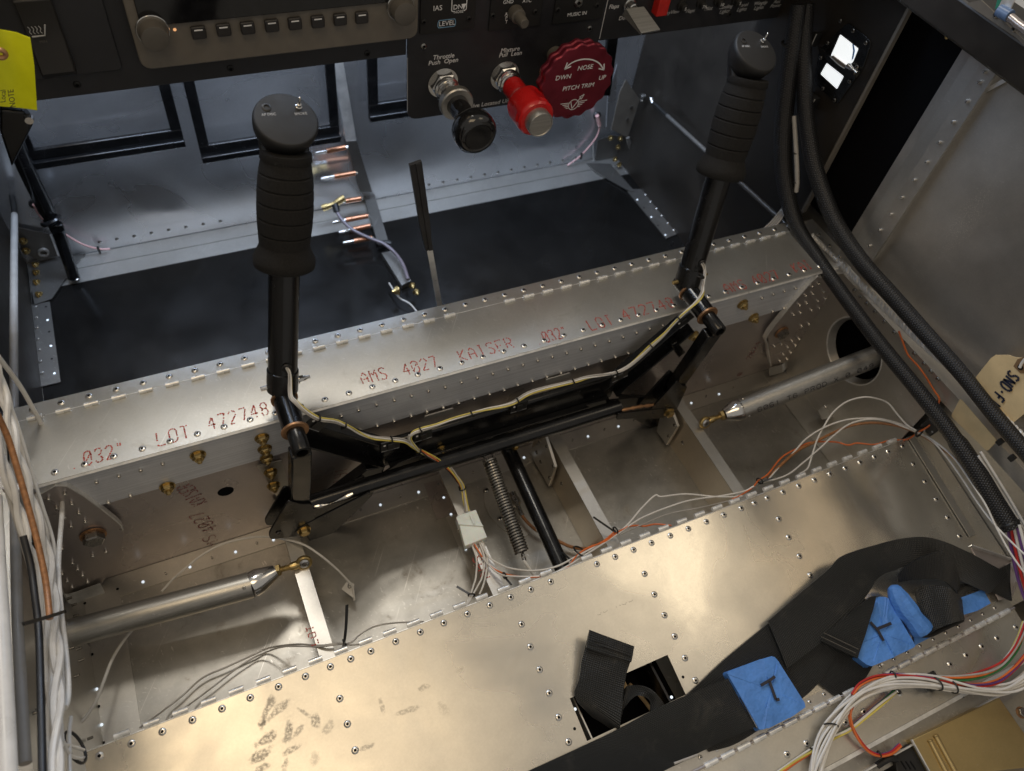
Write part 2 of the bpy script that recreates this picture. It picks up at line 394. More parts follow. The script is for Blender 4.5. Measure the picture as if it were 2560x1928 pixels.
M['wall'] = alu('side_skin_aluminium', (.56, .53, .485), .38, .82, .16, scratch=.3, warp=1.4, rvar=(.10, .08), rscale=6, speck=[(31.6, 15.2, 14.6, .8, 2.6), (31.6, 15.4, 11.0, .5, .35)])
M['firewall'] = alu('firewall_steel', (.64, .65, .67), .20, .80, .05, scratch=.1, warp=4.0, rvar=(.08, .18), rscale=5)
M['brushed'] = alu('brushed_bar', (.74, .755, .79), .40, .38, .10, streak=(5, 700, 700), scratch=.2, warp=.1)
M['tube'] = alu('drawn_tube', (.52, .51, .48), .36, .82, .12, streak=(8, 500, 500), scratch=.4, warp=.05)
M['darkmetal'] = alu('dull_darkened_metal', (.20, .19, .175), .42, .8, .15, scratch=.3, warp=.4)  # dark tone also puts the wall's shading into the left floor angle
M['ribweb'] = alu('clad_rib_sheet', (.60, .52, .41), .30, .68, .06, scratch=.2, warp=.2)
M['knuckle'] = plain('bright_hinge_knuckle', (.84, .84, .82), .28, .45)
M['edge'] = plain('cut_edge_aluminium', (.80, .79, .76), .35, .6)
M['rivet'] = plain('rivet_aluminium', (.68, .665, .63), .27, .92, .1)
M['steel'] = plain('nickel_steel', (.66, .65, .63), .16, .97, .08)
M['spring'] = plain('spring_steel', (.34, .33, .31), .28, .95)
M['cad'] = plain('cadmium_gold_plate', (.50, .37, .16), .30, .95, .2)
M['copper'] = plain('copper_plate', (.45, .21, .12), .36, .95, .2)
M['bronze'] = plain('bronze_washer', (.45, .25, .13), .42, .8, .2)
M['blackgloss'] = plain('black_powder_coat', (.006, .006, .0065), .22, 0, .3, coat=.0, spec=.5, dust=.012)
M['blackfloor'] = plain('black_floor_finish', (.0065, .0060, .0055), .20, 0, .15, 12, spec=.26, dust=.008)
M['blackpaint'] = plain('black_panel_paint', (.019, .019, .022), .50, 0, .15, bmp=.25, bscale=1500)
M['darkwall'] = plain('dark_cabin_lining', (.016, .0125, .009), .46, 0, .3, 12, bmp=.1)
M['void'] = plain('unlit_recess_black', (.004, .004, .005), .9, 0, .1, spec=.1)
M['hole'] = plain('hole_black', (.006, .006, .006), .8, 0, .1, spec=.2)
M['foam'] = plain('black_foam', (.017, .016, .015), .9, 0, .35, 700, bmp=.9, bscale=1100, spec=.25)
M['capplastic'] = plain('black_grip_plastic', (.009, .0085, .008), .62, 0, .15, bmp=.15, bscale=2200)
M['bezel'] = plain('bezel_plastic', (.15, .132, .108), .52, 0, .08, bmp=.3, bscale=2600)
M['bezelknob'] = plain('knob_rubber', (.10, .09, .076), .48, 0, .08)
M['button'] = plain('button_rubber', (.020, .018, .017), .5, 0, .1)
M['screen'] = plain('dark_display_glass', (.008, .008, .009), .12, 0, .1, coat=.5)
M['gloss'] = plain('black_gloss_knob', (.010, .010, .011), .14, 0, .2, coat=.4, dust=.05)
M['red'] = plain('red_moulded_plastic', (.60, .012, .012), .30, 0, .06, coat=.3)
M['redano'] = plain('red_anodised_aluminium', (.20, .020, .036), .34, .6, .12)
M['redbtn'] = plain('red_cap', (.55, .02, .015), .4)
M['white'] = plain('white_print', (.78, .78, .78), .6, 0, .06)
M['grey'] = plain('grey_print', (.42, .42, .42), .6)
M['ink'] = plain('red_ink', (.44, .055, .035), .7, 0, .3, 200)
M['inkfade'] = plain('faded_red_ink', (.26, .06, .06), .7, 0, .3, 200)
M['marker'] = plain('black_marker', (.02, .02, .03), .5)
M['bluemarker'] = plain('blue_black_marker', (.02, .025, .05), .5)
M['yellow'] = plain('fluorescent_yellow_card', (.86, .88, .012), .42, 0, .05)
M['manila'] = plain('manila_card', (.72, .55, .30), .72, 0, .08, 40)
M['kraft'] = plain('brown_reinforcement', (.22, .13, .06), .8)
M['wirewhite'] = plain('white_wire_insulation', (.72, .70, .66), .33, 0, .07)
M['rudder'] = plain('grey_cable_sheath', (.10, .096, .09), .42, .2, .1)
M['palesheath'] = plain('pale_grey_sheath', (.25, .24, .225), .4, 0, .08)
M['wiregrey'] = plain('clear_grey_tube', (.42, .40, .37), .30, 0, .1)
M['orange'] = plain('orange_wire', (.70, .16, .035), .38)
M['wireyellow'] = plain('yellow_wire', (.66, .55, .12), .38)
M['wiregreen'] = plain('green_wire', (.03, .16, .05), .4)
M['wireviolet'] = plain('violet_wire', (.13, .05, .20), .4)
M['wirered'] = plain('red_wire', (.50, .03, .025), .4)
M['wireblack'] = plain('black_wire', (.015, .015, .016), .4)
M['amber'] = plain('amber_coax', (.33, .15, .06), .36, .1, .25, 300)
M['pinktube'] = plain('pale_pink_tubing', (.62, .36, .34), .32, 0, .1)
M['lilac'] = plain('lilac_tube', (.15, .125, .14), .35)
M['nylon'] = plain('translucent_white_nylon', (.84, .82, .76), .45, 0, .06, Subsurface_Weight=.25)
M['ziptie'] = plain('black_nylon_tie', (.012, .012, .012), .42)
M['tape'] = plain('blue_masking_tape', (.085, .25, .66), .60, 0, .12, 35, bmp=1.0, bscale=45, bdist=.0035)
M['gold'] = alu('alodined_gold_sheet', (.62, .47, .22), .30, .85, .10, scratch=.1, warp=.25)
M['wood'] = plain('pale_wood_strip', (.50, .36, .19), .6)
M['web_belt'] = webbing('black_webbing', (.0085, .009, .0085))
M['sleeve'] = braid('braided_sleeve', (.011, .011, .012))
M['cable'] = alu('nylon_coated_cable', (.72, .70, .66), .35, .25, .1, scratch=0, warp=0)
M['mirror'] = plain('polished_mirror', (.92, .93, .95), .05, 1.0, .02)
M['blacktape'] = plain('black_tape_wrap', (.014, .014, .016), .40, 0, .3, bmp=.4, bscale=120)
M['lightspot'] = glow('hole_daylight_glow', (.80, .90, 1.0), .75)  # glowing discs stand in for light coming through small holes
M['lightpane'] = glow('daylight_pane_glow', (.90, .94, .96), .72)  # glowing panes stand in for daylight through the vent
M['led'] = glow('amber_indicator', (1.0, .50, .22), .55)
# ---------------------------------------------------------------- shared small hardware meshes (local +Z = outwards)
def lm(name, mats, fn, smooth=True, angle=35):
    mb = MB(); fn(mb); return mb.mesh(name, mats, smooth, angle)
def _pop(mb, R=.14):
    mb.lathe((0, 0, 0), (0, 0, 1), [(-.005, R), (.014, R), (.036, R * .82), (.05, R * .56), (.05, R * .40)], 14, False, 0)
    mb.lathe((0, 0, 0), (0, 0, 1), [(.05, R * .40), (.014, R * .36), (.014, .001)], 10, False, 1)
POP = lm('pop_rivet', [M['rivet'], M['hole']], _pop)
POPS = lm('pop_rivet_small', [M['rivet'], M['hole']], lambda mb: _pop(mb, .095))
PEG = lm('shop_rivet', [M['rivet']], lambda mb: mb.lathe((0, 0, 0), (0, 0, 1), [(-.02, .075), (.10, .075), (.125, .06), (.13, .02)], 12))
DOME = lm('dome_rivet', [M['rivet']], lambda mb: mb.lathe((0, 0, 0), (0, 0, 1), [(-.01, .10), (.02, .10), (.05, .075), (.065, .03)], 12))
DARKR = lm('dark_rivet', [M['spring']], lambda mb: mb.lathe((0, 0, 0), (0, 0, 1), [(-.01, .11), (.02, .11), (.05, .08), (.06, .03)], 12))
SPOT = lm('glow_disc', [M['lightspot']], lambda mb: mb.lathe((0, 0, 0), (0, 0, 1), [(.0, .062), (.004, .062)], 12))
DOT = lm('drilled_hole', [M['hole']], lambda mb: mb.lathe((0, 0, 0), (0, 0, 1), [(.0, .062), (.004, .062)], 12))
STUD = lm('tinned_screw_tail', [M['spring']], lambda mb: mb.lathe((0, 0, 0), (0, 0, 1), [(0, .05), (.16, .045), (.17, .02)], 8))
def _hexnut(mb, k=1.0):
    mb.lathe((0, 0, 0), (0, 0, 1), [(0, .31 * k), (.035, .31 * k)], 18)
    mb.lathe((0, 0, 0), (0, 0, 1), [(.03, .25 * k), (.19 * k, .25 * k), (.22 * k, .21 * k)], 6)
    mb.lathe((0, 0, 0), (0, 0, 1), [(.2 * k, .19 * k), (.27 * k, .17 * k), (.27 * k, .10 * k), (.39 * k, .095 * k), (.41 * k, .06 * k)], 12)
NUT = lm('gold_nut', [M['cad']], _hexnut, angle=25)
NUTS = lm('small_gold_nut', [M['cad']], lambda mb: _hexnut(mb, .72), angle=25)
def _bolt(mb):
    mb.lathe((0, 0, 0), (0, 0, 1), [(0, .50), (.06, .50)], 24, True, 1)
    mb.lathe((0, 0, 0), (0, 0, 1), [(.06, .42), (.33, .42), (.37, .36)], 6, True, 0)
BOLT = lm('hex_bolt_head', [M['spring'], M['bronze']], _bolt, angle=25)
def _screw(mb):
    mb.lathe((0, 0, 0), (0, 0, 1), [(0, .125), (.03, .12), (.055, .085), (.06, .06)], 16, False, 0)
    mb.lathe((0, 0, 0), (0, 0, 1), [(.06, .06), (.01, .05), (.01, .001)], 6, False, 1)
SCREW = lm('panel_screw', [M['spring'], M['hole']], _screw)
BSCREW = lm('black_panel_screw', [M['capplastic'], M['hole']], _screw)
def _knuckle(mb):
    mb.lathe((0, 0, -.25), (0, 0, 1), [(0, .07), (.002, .10), (.498, .10), (.5, .07)], 12)
KNUCK = lm('hinge_knuckle', [M['knuckle']], _knuckle)
UP = V((0, 0, 1)); AFT = V((0, -1, 0)); RT = V((1, 0, 0)); LF = V((-1, 0, 0)); FW = V((0, 1, 0))

# ================================================================ setting
o = structure(MB().bx((-14, -14, -.06), (37, 41.5, 0)).build('floor', M['floor']))
floor = o
fwd = structure(MB().bx((-9.0, 22.35, .004), (31.0, 38.25, .03)).build('forward_floor', M['blackfloor']))
fw = structure(MB().bx((-12, 40.55, 0), (36, 40.62, 26)).build('firewall', M['firewall']))
# angle along the foot of the firewall
strip = MB().bx((-8.6, 39.42, .006), (31.2, 40.5, .075)).build('flange', M['alu'], fw)
MB().bx((-8.6, 38.22, .006), (31.2, 39.38, .055)).build('flange_strip', M['alu'], fw)
for k in range(8): inst('rivet', DARKR, Y(T(0, 1, 862 + (2188 - 862) * k / 8.9, 427 - (427 - 200) * k / 8.9), 40.54), AFT, fw)
for k in range(12): inst('rivet', DARKR, Y(T(1, 0, 1495, 1600), 40.54) + V((.985 * k * 1.06, 0, .0)), AFT, fw)
# left and right side structure
lw = structure(MB().bx((-9.2, -14, 0), (-9.12, 40.5, 21)).build('left_side_wall', M['wall']))
MB().bx((-9.12, -14, 8.2), (-8.3, 22.4, 8.3)).build('longeron_flange', M['alu'], lw)
MB().bx((-8.42, -14, 0.05), (-8.34, 16.0, 8.2)).build('inner_rib', M['alu'], lw)
MB().bx((-8.34, 9.5, .03), (-6.9, 18.6, .09)).build('floor_plate', M['alu'], lw)
MB().bx((-9.1, 31.0, .05), (-8.1, 37.1, .11)).build('floor_angle', M['darkmetal'], lw)
MB().bx((-9.1, 22.6, 0), (-9.02, 40.5, 21)).build('dark_lining', M['darkwall'], lw)  # sheet added to keep the forward wall dark under the cool lamp

# right wall: lower web with a flanged round hole, longeron, upper skin, vertical frame
rw = structure(MB().bx((32.6, -14, 0), (32.7, 40.5, 8.6)).build('right_side_wall', M['wall']))
# upper skin, aft of the frame
MB().bx((31.6, -14, 8.4), (31.68, 18.0, 26)).build('side_skin', M['wall'], rw)
# vertical frame strip with joggles
A0, A1, B0, B1 = X(T(3, 0, 1790, 460), 31.3), X(T(3, 1, 700, 490), 31.3), X(T(3, 0, 1880, 800), 31.3), X(T(3, 1, 830, 660), 31.3)
fr = MB().bx((31.3, 17.75, 8.6), (31.36, 19.2, 20.9)).build('frame_flange', M['alu'], rw)
MB().bx((31.24, 17.75, 8.6), (31.30, 18.55, 20.9)).build('frame_lap', M['wall'], rw)
fr2 = MB().bx((31.42, 19.0, 8.6), (31.5, 19.75, 20.9)).build('frame_web', M['wall'], rw)
for a, b in [(1880, 620), (1830, 710), (1725, 875), (1605, 1055), (1485, 1230), (1380, 1400), (1270, 1555)]:
    inst('rivet', PEG, X(T(3, 0, a, b), 31.23), LF, rw)
for a, b in [(1165, 40), (1070, 185), (975, 322), (885, 457), (803, 582)]:
    inst('rivet', PEG, X(T(3, 1, a, b), 31.23), LF, rw)
# brace strip on the skin
MB().bar(X(T(3, 0, 1850, 800), 31.5), X(T(3, 0, 2140, 645), 31.5), .06, .16).build('skin_lap_edge', M['edge'], rw)
# dark recess and dark cabin lining forward of the frame
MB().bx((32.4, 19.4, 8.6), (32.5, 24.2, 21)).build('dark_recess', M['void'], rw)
dl = MB().bx((31.0, 22.9, 0.0), (31.1, 40.5, 21)).build('dark_lining', M['darkwall'], rw)
MB().bx((31.0, 22.75, 9.0), (31.25, 22.9, 21)).build('lining_edge', M['bezel'], rw)
# canopy rail
rail = MB().bx((29.6, 6, 20.9), (31.9, 34, 22.4)).build('canopy_rail', M['darkwall'], rw, bevel=.15)
inst('rail_bolt', NUTS, X(T(3, 0, 1570, 275), 30.2), -UP, rw)
# lower longeron angle with rivets and lower bulkhead web
lon = MB().bx((30.75, -10, 8.35), (31.9, 22.6, 8.43)).build('longeron_flange', M['alu'], rw)
MB().bx((30.75, -10, 7.6), (30.81, 22.6, 8.35)).build('longeron_lip', M['alu'], rw)
for a, b in [(437, 362), (530, 460), (620, 555)]: inst('rivet', DARKR, X(T(3, 1, a, b), 30.9), UP, rw)
for a, b in [(745, 845), (797, 903), (850, 960), (920, 1028), (1002, 1115), (1088, 1207), (1177, 1295), (1262, 1392), (1345, 1478), (1405, 1545), (1465, 1610)]:
    p = X(T(3, 1, a, b), 30.72); inst('rivet', DARKR, p, LF, rw)
# lower bulkhead web with the round flanged hole for the push rod
HC = X(T(3, 1, 735, 1370), 31.0)
def holed_plate(x, ylo, yhi, zlo, zhi, cy, cz, ry, rz, tilt, n=40):
    mb = MB(); inner = []; outer = []
    for k in range(n):
        t = 2 * math.pi * k / n; dy, dz = math.cos(t), math.sin(t)
        iy, iz = ry * dy * math.cos(tilt) - rz * dz * math.sin(tilt), ry * dy * math.sin(tilt) + rz * dz * math.cos(tilt)
        inner.append(V((x, cy + iy, cz + iz)))
        s = min([(yhi - cy) / iy if iy > 1e-6 else 1e9, (ylo - cy) / iy if iy < -1e-6 else 1e9, (zhi - cz) / iz if iz > 1e-6 else 1e9, (zlo - cz) / iz if iz < -1e-6 else 1e9])
        outer.append(V((x, cy + iy * s, cz + iz * s)))
    back = V((.06, 0, 0)); flange = V((.45, 0, 0))
    inn2 = [p + flange + (V((x, cy, cz)) - p) * .10 for p in inner]
    mb.rings([outer, inner, inn2, [p + V((.03, 0, 0)) + (p - V((x, cy, cz))) * .02 for p in inn2], [p + back for p in outer]], False)
    return mb
hp = holed_plate(31.0, 10.6, 18.9, .05, 8.35, HC.y, HC.z, 1.88, 1.88, 0)
hp.build('bulkhead_web', M['alu'], rw)
MB().bx((32.2, 11, .5), (32.3, 18.6, 8.2)).build('hole_shade_panel', M['void'], rw)  # black panel added so the inside of the hole looks unlit
MB().torus(HC + V((.03, 0, 0)), (1, 0, 0), 1.9, .05, 40, 6).build('hole_bead', M['edge'], rw)
MB().bx((32.45, -10, .05), (32.5, 10.6, 8.35)).build('web_plate', M['alu'], rw)
MB().bx((29.5, 10.6, .02), (31.0, 18.8, .08)).build('floor_plate', M['alu'], rw)
pp = [(500, 180), (560, 170), (680, 145), (745, 140), (800, 130), (865, 120), (930, 105), (1000, 92), (1070, 80), (1140, 70)]
shelf = [Z(T(3, 2, *q), .9) for q in [(430, 215), (520, 130), (1200, 40), (1580, 100), (1540, 130), (470, 290)]]
MB().prism(shelf, (0, 0, -.07)).build('dimpled_longeron', M['alu'], rw)
for q in pp: inst('dimple', DOME, Z(T(3, 2, *q), .93), UP, rw, scale=1.3)
# left floor plate: light spots and small fasteners
for q in [(1235, 30), (835, 957), (878, 1265)]: inst('hole_glow', SPOT, Z(T(0, 3, *q), .1), UP, lw)
for q in [(1015, 92), (733, 215), (795, 657), (852, 1107), (893, 1420)]: inst('drilled_hole', DOT, Z(T(0, 3, *q), .1), UP, lw)
for q in [(620, 235), (575, 180), (635, 330), (595, 610), (660, 615), (680, 715), (640, 850), (280, 1170), (310, 1140), (755, 1390)]:
    inst('screw_tail', STUD, X(T(0, 3, *q), -8.3), RT, lw, scale=1.2)
# glow discs and studs for floor holes along the spar foot and around the ribs
for q in [(1075, 1030), (1405, 920), (1622, 967), (1685, 1112), (1813, 1412), (150, 1333)]: inst('hole_glow', SPOT, Z(T(1, 2, *q), .10), UP, floor)
for q in [(905, 1080), (1245, 968), (1577, 860), (1748, 1253), (1885, 1560), (1875, 757), (10, 1368)]: inst('drilled_hole', STUD, Z(T(1, 2, *q), .06), UP, floor)
for q in [(104, 621), (657, 438), (920, 352), (1550, 150), (1790, 73)]: inst('hole_glow', SPOT, Z(T(2, 2, *q), .10), UP, floor)
for q in [(522, 480), (795, 387), (1050, 305), (1672, 100), (1905, 25)]: inst('drilled_hole', STUD, Z(T(2, 2, *q), .06), UP, floor)
for q in [(2035, 1437), (1640, 1567)]: inst('hole_glow', SPOT, Z(T(0, 2, *q), .10), UP, floor)
for q in [(1835, 1495), (1437, 1630)]: inst('drilled_hole', STUD, Z(T(0, 2, *q), .06), UP, floor)
for q in [(695, 560), (357, 688), (380, 880), (410, 1100), (440, 1323), (470, 1560)]: inst('hole_glow', SPOT, Z(T(0, 1, *q), .13), UP, lw)
for q in [(397, 985), (425, 1200), (447, 1435)]: inst('drilled_hole', DOT, Z(T(0, 1, *q), .13), UP, lw)
for q in [(305, 990), (310, 1082), (315, 1170), (325, 1268), (335, 1362), (347, 1460), (360, 1560)]: inst('rivet', PEG, Z(T(0, 1, *q), .14), V((1, 0, .4)), lw)
for q in [(1083, 60), (1203, 210), (1325, 365)]: inst('hole_glow', SPOT, Z(T(2, 1, *q), .13), UP, rw)
for q in [(868, 1440), (970, 1568)]: inst('hole_glow', SPOT, Z(T(2, 0, *q), .13), UP, rw)
for q in [(1140, 130), (1262, 282), (1385, 435)]: inst('drilled_hole', DOT, Z(T(2, 1, *q), .13), UP, rw)
for q in [(1155, 15), (1200, 75), (1250, 135), (1298, 197), (1350, 262), (1400, 322)]: inst('rivet', DARKR, Z(T(2, 1, *q), .13), UP, rw)
# spar foot flange and right floor angle
MB().bx((-8.3, 17.9, .01), (30.9, 18.93, .07)).build('spar_foot_flange', M['alu'], floor)
MB().prism([Z(T(2, 0, 1000, 1640), .05), Z(T(2, 0, 1190, 1640), .05), Z(T(2, 1, 1470, 340), .05), Z(T(2, 1, 1330, 400), .05), Z(T(2, 1, 1000, 0), .05)], (0, 0, .06)).build('floor_angle', M['darkmetal'], rw)
# ================================================================ wing spar and its cover
spar = thing('wing_spar', 'deep grey metal spar crossing the cabin below the stamped cover', 'spar', (11.3, 19, 0))
MB().bx((-8.4, 18.95, .02), (31.0, 19.05, 8.78)).build('web', M['web'], spar)
MB().bx((-8.4, 22.2, .02), (31.0, 22.3, 8.78)).build('web', M['wall'], spar)
bar_ = MB().bx((-8.3, 18.72, 6.36), (30.8, 18.95, 8.84)).build('cap_bar', M['brushed'], spar)
def row(mesh, pts, y, name='rivet', sc=1.0):
    for q in pts: inst(name, mesh, Y(T(*q), y), AFT, spar, scale=sc)
up = [(1, 2, 735, 255), (1, 2, 883, 205), (1, 2, 1037, 158), (1, 2, 1190, 118), (1, 2, 1340, 80), (1, 2, 1485, 38), (1, 2, 1630, 5), (0, 2, 832, 825), (0, 2, 1025, 772), (0, 2, 1213, 722), (0, 2, 1403, 667),
      (1, 1, 1770, 1630), (1, 1, 1907, 1590), (1, 1, 2040, 1555), (1, 1, 2172, 1517), (2, 1, 90, 1480), (2, 1, 218, 1443), (2, 1, 343, 1410), (2, 1, 468, 1377), (2, 1, 592, 1343), (2, 1, 713, 1310), (2, 1, 835, 1275), (2, 1, 955, 1240), (2, 1, 1070, 1203), (2, 1, 1185, 1170), (2, 1, 1297, 1140), (2, 1, 2155, 905), (3, 1, 40, 870), (3, 1, 135, 843), (3, 1, 232, 820)]
lo = [(1, 2, 900, 380), (1, 2, 1045, 340), (1, 2, 1190, 300), (1, 2, 1338, 255), (1, 2, 1472, 215), (1, 2, 1613, 180), (1, 2, 1748, 145), (1, 2, 1882, 105), (1, 2, 2015, 68), (1, 2, 2140, 33), (0, 2, 935, 1000), (0, 2, 1125, 942),
      (2, 1, 45, 1655), (2, 1, 172, 1620), (2, 1, 297, 1585), (2, 1, 418, 1550), (2, 1, 540, 1515), (2, 1, 655, 1480), (2, 1, 768, 1447), (2, 1, 888, 1413), (2, 1, 1000, 1380), (2, 1, 1105, 1345), (3, 1, 35, 1020), (3, 1, 130, 992)]
row(PEG, up + lo, 18.72)
row(NUT, [(0, 2, 1710, 600), (0, 2, 1445, 870), (2, 1, 1990, 960), (2, 1, 2085, 1075)], 18.70, 'gold_nut')
row(NUT, [(1, 2, 50, 450), (1, 2, 75, 545)], 18.70, 'gold_nut', .95)
row(NUT, [(1, 2, 125, 745), (1, 2, 150, 860)], 18.62, 'gold_nut', .95); row(NUT, [(1, 2, 90, 625)], 18.66, 'gold_nut', .9)
row(NUT, [(2, 1, 1565, 1230)], 18.70, 'gold_nut')
# steel doubler behind the left gold nuts, and its counterpart on the right
for pts in ([(1, 2, 0, 690), (1, 2, 220, 640), (1, 2, 330, 1010), (1, 2, 180, 960), (1, 2, 60, 760)], ):
    MB().prism([Y(T(*q), 18.80) for q in pts], (0, -.06, 0)).build('doubler_plate', M['alu'], spar)
MB().prism([Y(T(2, 1, *q), 18.85) for q in [(1380, 1230), (1600, 1150), (1560, 1290), (1330, 1390)]], (0, -.06, 0)).build('doubler_plate', M['alu'], spar)
# gusset plates with their bent-out edges
gl = [(0, 2, 300, 925), (0, 2, 575, 852), (0, 2, 1040, 1180), (0, 2, 1075, 1290), (0, 3, 880, 60), (0, 3, 600, 150), (0, 2, 300, 1640)]
MB().prism([Y(T(*q), 18.66) for q in gl], (0, .05, 0)).build('gusset', M['web'], spar)
e = [Y(T(*q), 18.64) for q in [(0, 2, 330, 925), (0, 2, 575, 850), (0, 2, 1000, 1150), (0, 2, 1060, 1230)]]
MB().ribbon([(p, V((0, .12, 0))) for p in e], .05, 3).build('gusset_flange', M['edge'], spar)
e = [Y(T(0, 3, *q), 18.5) for q in [(560, 130), (620, 170), (890, 75)]]
MB().ribbon([(p + V((0, -.1, .12)), V((0, .12, .28))) for p in e], .05, 3).build('gusset_flange', M['edge'], spar)
gr = [(3, 1, 385, 745), (3, 1, 640, 690), (3, 1, 560, 960), (3, 1, 320, 1400), (3, 1, 150, 1470), (3, 1, 20, 1480), (3, 1, 0, 1210)]
MB().prism([Y(T(*q), 18.66) for q in gr], (0, .05, 0)).build('gusset', M['web'], spar)
e = [Y(T(3, 1, *q), 18.62) for q in [(640, 680), (440, 720), (370, 750), (0, 1190), (-15, 1290), (15, 1480)]]
MB().ribbon([(p, V((0, .14, 0))) for p in e], .06, 2).build('gusset_flange', M['edge'], spar)
e = [Y(T(3, 1, *q), 18.55) for q in [(0, 1530), (110, 1500), (150, 1460)]]
MB().ribbon([(p + V((0, -.15, 0)), V((0, .15, .2))) for p in e], .05, 2).build('gusset_flange', M['alu'], spar)
gln = [(420, 970), (560, 925), (490, 1047), (620, 1012), (680, 1092), (555, 1130), (735, 1167), (612, 1205), (800, 1462), (913, 1427), (625, 1525), (670, 1577), (712, 1630), (535, 1400), (535, 1620), (60, 1070), (20, 1240), (70, 1290), (200, 1430)]
row(PEG, [(0, 2, *q) for q in gln], 18.64)
row(PEG, [(0, 3, *q) for q in [(580, 15), (622, 65), (755, 20)]], 18.64)
grn = [(375, 805), (433, 780), (320, 885), (382, 868), (475, 848), (268, 968), (330, 950), (425, 930), (490, 910), (215, 1050), (275, 1033), (370, 1010), (437, 990), (285, 1148), (348, 1130), (200, 1275), (265, 1260), (50, 1322), (110, 1303), (165, 1330), (232, 1315), (125, 1390), (190, 1375), (95, 1447), (160, 1432), (262, 1385), (235, 1430), (205, 1480)]
row(PEG, [(3, 1, *q) for q in grn], 18.64)
inst('hex_bolt', BOLT, Y(T(0, 2, 805, 1290), 18.62), AFT, spar, scale=1.0)
inst('hex_bolt', BOLT, Y(T(3, 1, 115, 1205), 18.62), AFT, spar, scale=.85)
# end fitting on the right: riveted bulkhead angle beside the gusset
MB().prism([Y(T(3, 1, *q), 18.60) for q in [(560, 890), (640, 960), (330, 1410), (255, 1330)]], (0, .05, 0)).build('bulkhead_angle', M['alu'], spar)
row(DARKR, [(3, 1, *q) for q in [(552, 948), (505, 1030), (455, 1110), (402, 1185), (352, 1260), (302, 1335)]], 18.59)
# round hole through the web
MB().lathe(Y(T(0, 2, 1950, 915), 18.947), AFT, [(0, .34), (.004, .34)], 28).build('lightening_hole', M['void'], spar)
# ink on the web
def webstamp(txt, a, b, h, m, part='ink_stamp'):
    p, q = Y(T(*a), 18.94), Y(T(*b), 18.94); xd = (q - p).normalized(); yd = V((0, -1, 0)).cross(xd)
    return stamp(txt, part, p, xd, yd, h, m, spar, wide=(q - p).length / (len(txt) * 6.2 * h / 6) , w=.05)
webstamp('KAISER', (0, 2, 1790, 1000), (0, 2, 1640, 830), .62, M['inkfade'])
webstamp('4027', (0, 2, 1880, 1230), (0, 2, 1740, 1070), .62, M['inkfade'])
webstamp('AMS', (0, 2, 1950, 1400), (0, 2, 1830, 1270), .55, M['inkfade'])
webstamp('6191', (1, 2, 760, 870), (1, 2, 800, 690), .62, M['inkfade'])
webstamp('LOT', (0, 2, 1040, 1290), (0, 2, 985, 1180), .2, M['inkfade'])
webstamp('2024', (2, 1, 2060, 1430), (2, 1, 2160, 1270), .35, M['inkfade'])
webstamp('A50', (2, 1, 1930, 1640), (2, 1, 2000, 1540), .3, M['inkfade'])

cover = thing('spar_cover', 'long grey metal cover strip with red ink stamps and front hinge', 'cover plate', (11.3, 20.5, 8.9))
MB().bx((-7.75, 18.64, 8.86), (30.3, 21.72, 8.91)).build('plate', M['cover'], cover)
MB().prism([V((-7.75, 18.67, 8.916)), V((-7.75, 18.57, 8.83)), V((-7.75, 18.60, 8.80)), V((-7.75, 18.67, 8.85))], (38.05, 0, 0)).build('cut_edge', M['edge'], cover)
MB().bx((-7.75, 21.74, 8.855), (30.2, 22.42, 8.905)).build('hinge_strip', M['cover'], cover)
MB().tube([(-7.7, 21.73, 8.89), (30.1, 21.73, 8.89)], .03, 6, 0).build('hinge_pin', M['edge'], cover)
fx0 = Z(T(1, 1, 510, 1278), 8.9).x
for k in range(-11, 27):
    x = fx0 + .994 * k
    inst('rivet', POP, (x, 22.13, 8.905), UP, cover, spin=rnd(0, 3), scale=.95)
    if k not in (7, 8): inst('hinge_knuckle', KNUCK, (x + .05, 21.68, 8.955), RT, cover, scale=1.02)
rx0 = Z(T(2, 1, 103, 1325), 8.9).x
for k in range(-19, 18): inst('rivet', POP, (rx0 + .998 * k, 18.99, 8.91), UP, cover, spin=rnd(0, 3), scale=.95)
def covstamp(txt, a, b, h=.62):
    p, q = Z(T(*a), 8.91), Z(T(*b), 8.91)
    stamp(txt, 'ink_stamp', p, (1, 0, 0), (0, 1, 0), h, M['ink'], cover, w=.06, wide=(q.x - p.x) / (len(txt) * 6.2 * h / 6))
covstamp('.032"', (0, 2, 640, 720), (0, 2, 1110, 590)); covstamp('LOT', (0, 2, 1370, 525), (0, 2, 1680, 440)); covstamp('472748', (0, 2, 1810, 385), (1, 2, 150, 250))
covstamp('AMS', (1, 1, 930, 1660), (1, 1, 1170, 1600)); covstamp('4027', (1, 1, 1290, 1580), (1, 1, 1610, 1500)); covstamp('KAISER', (1, 1, 1780, 1460), (2, 1, 60, 1350))
covstamp('.032"', (2, 1, 240, 1310), (2, 1, 520, 1240)); covstamp('LOT', (2, 1, 690, 1190), (2, 1, 910, 1130)); covstamp('472748', (2, 1, 980, 1100), (2, 1, 1440, 970))
covstamp('AMS', (2, 1, 1870, 870), (2, 1, 2060, 820)); covstamp('4027', (2, 1, 2110, 800), (3, 1, 110, 710)); covstamp('KAI', (3, 1, 250, 690), (3, 1, 400, 640))

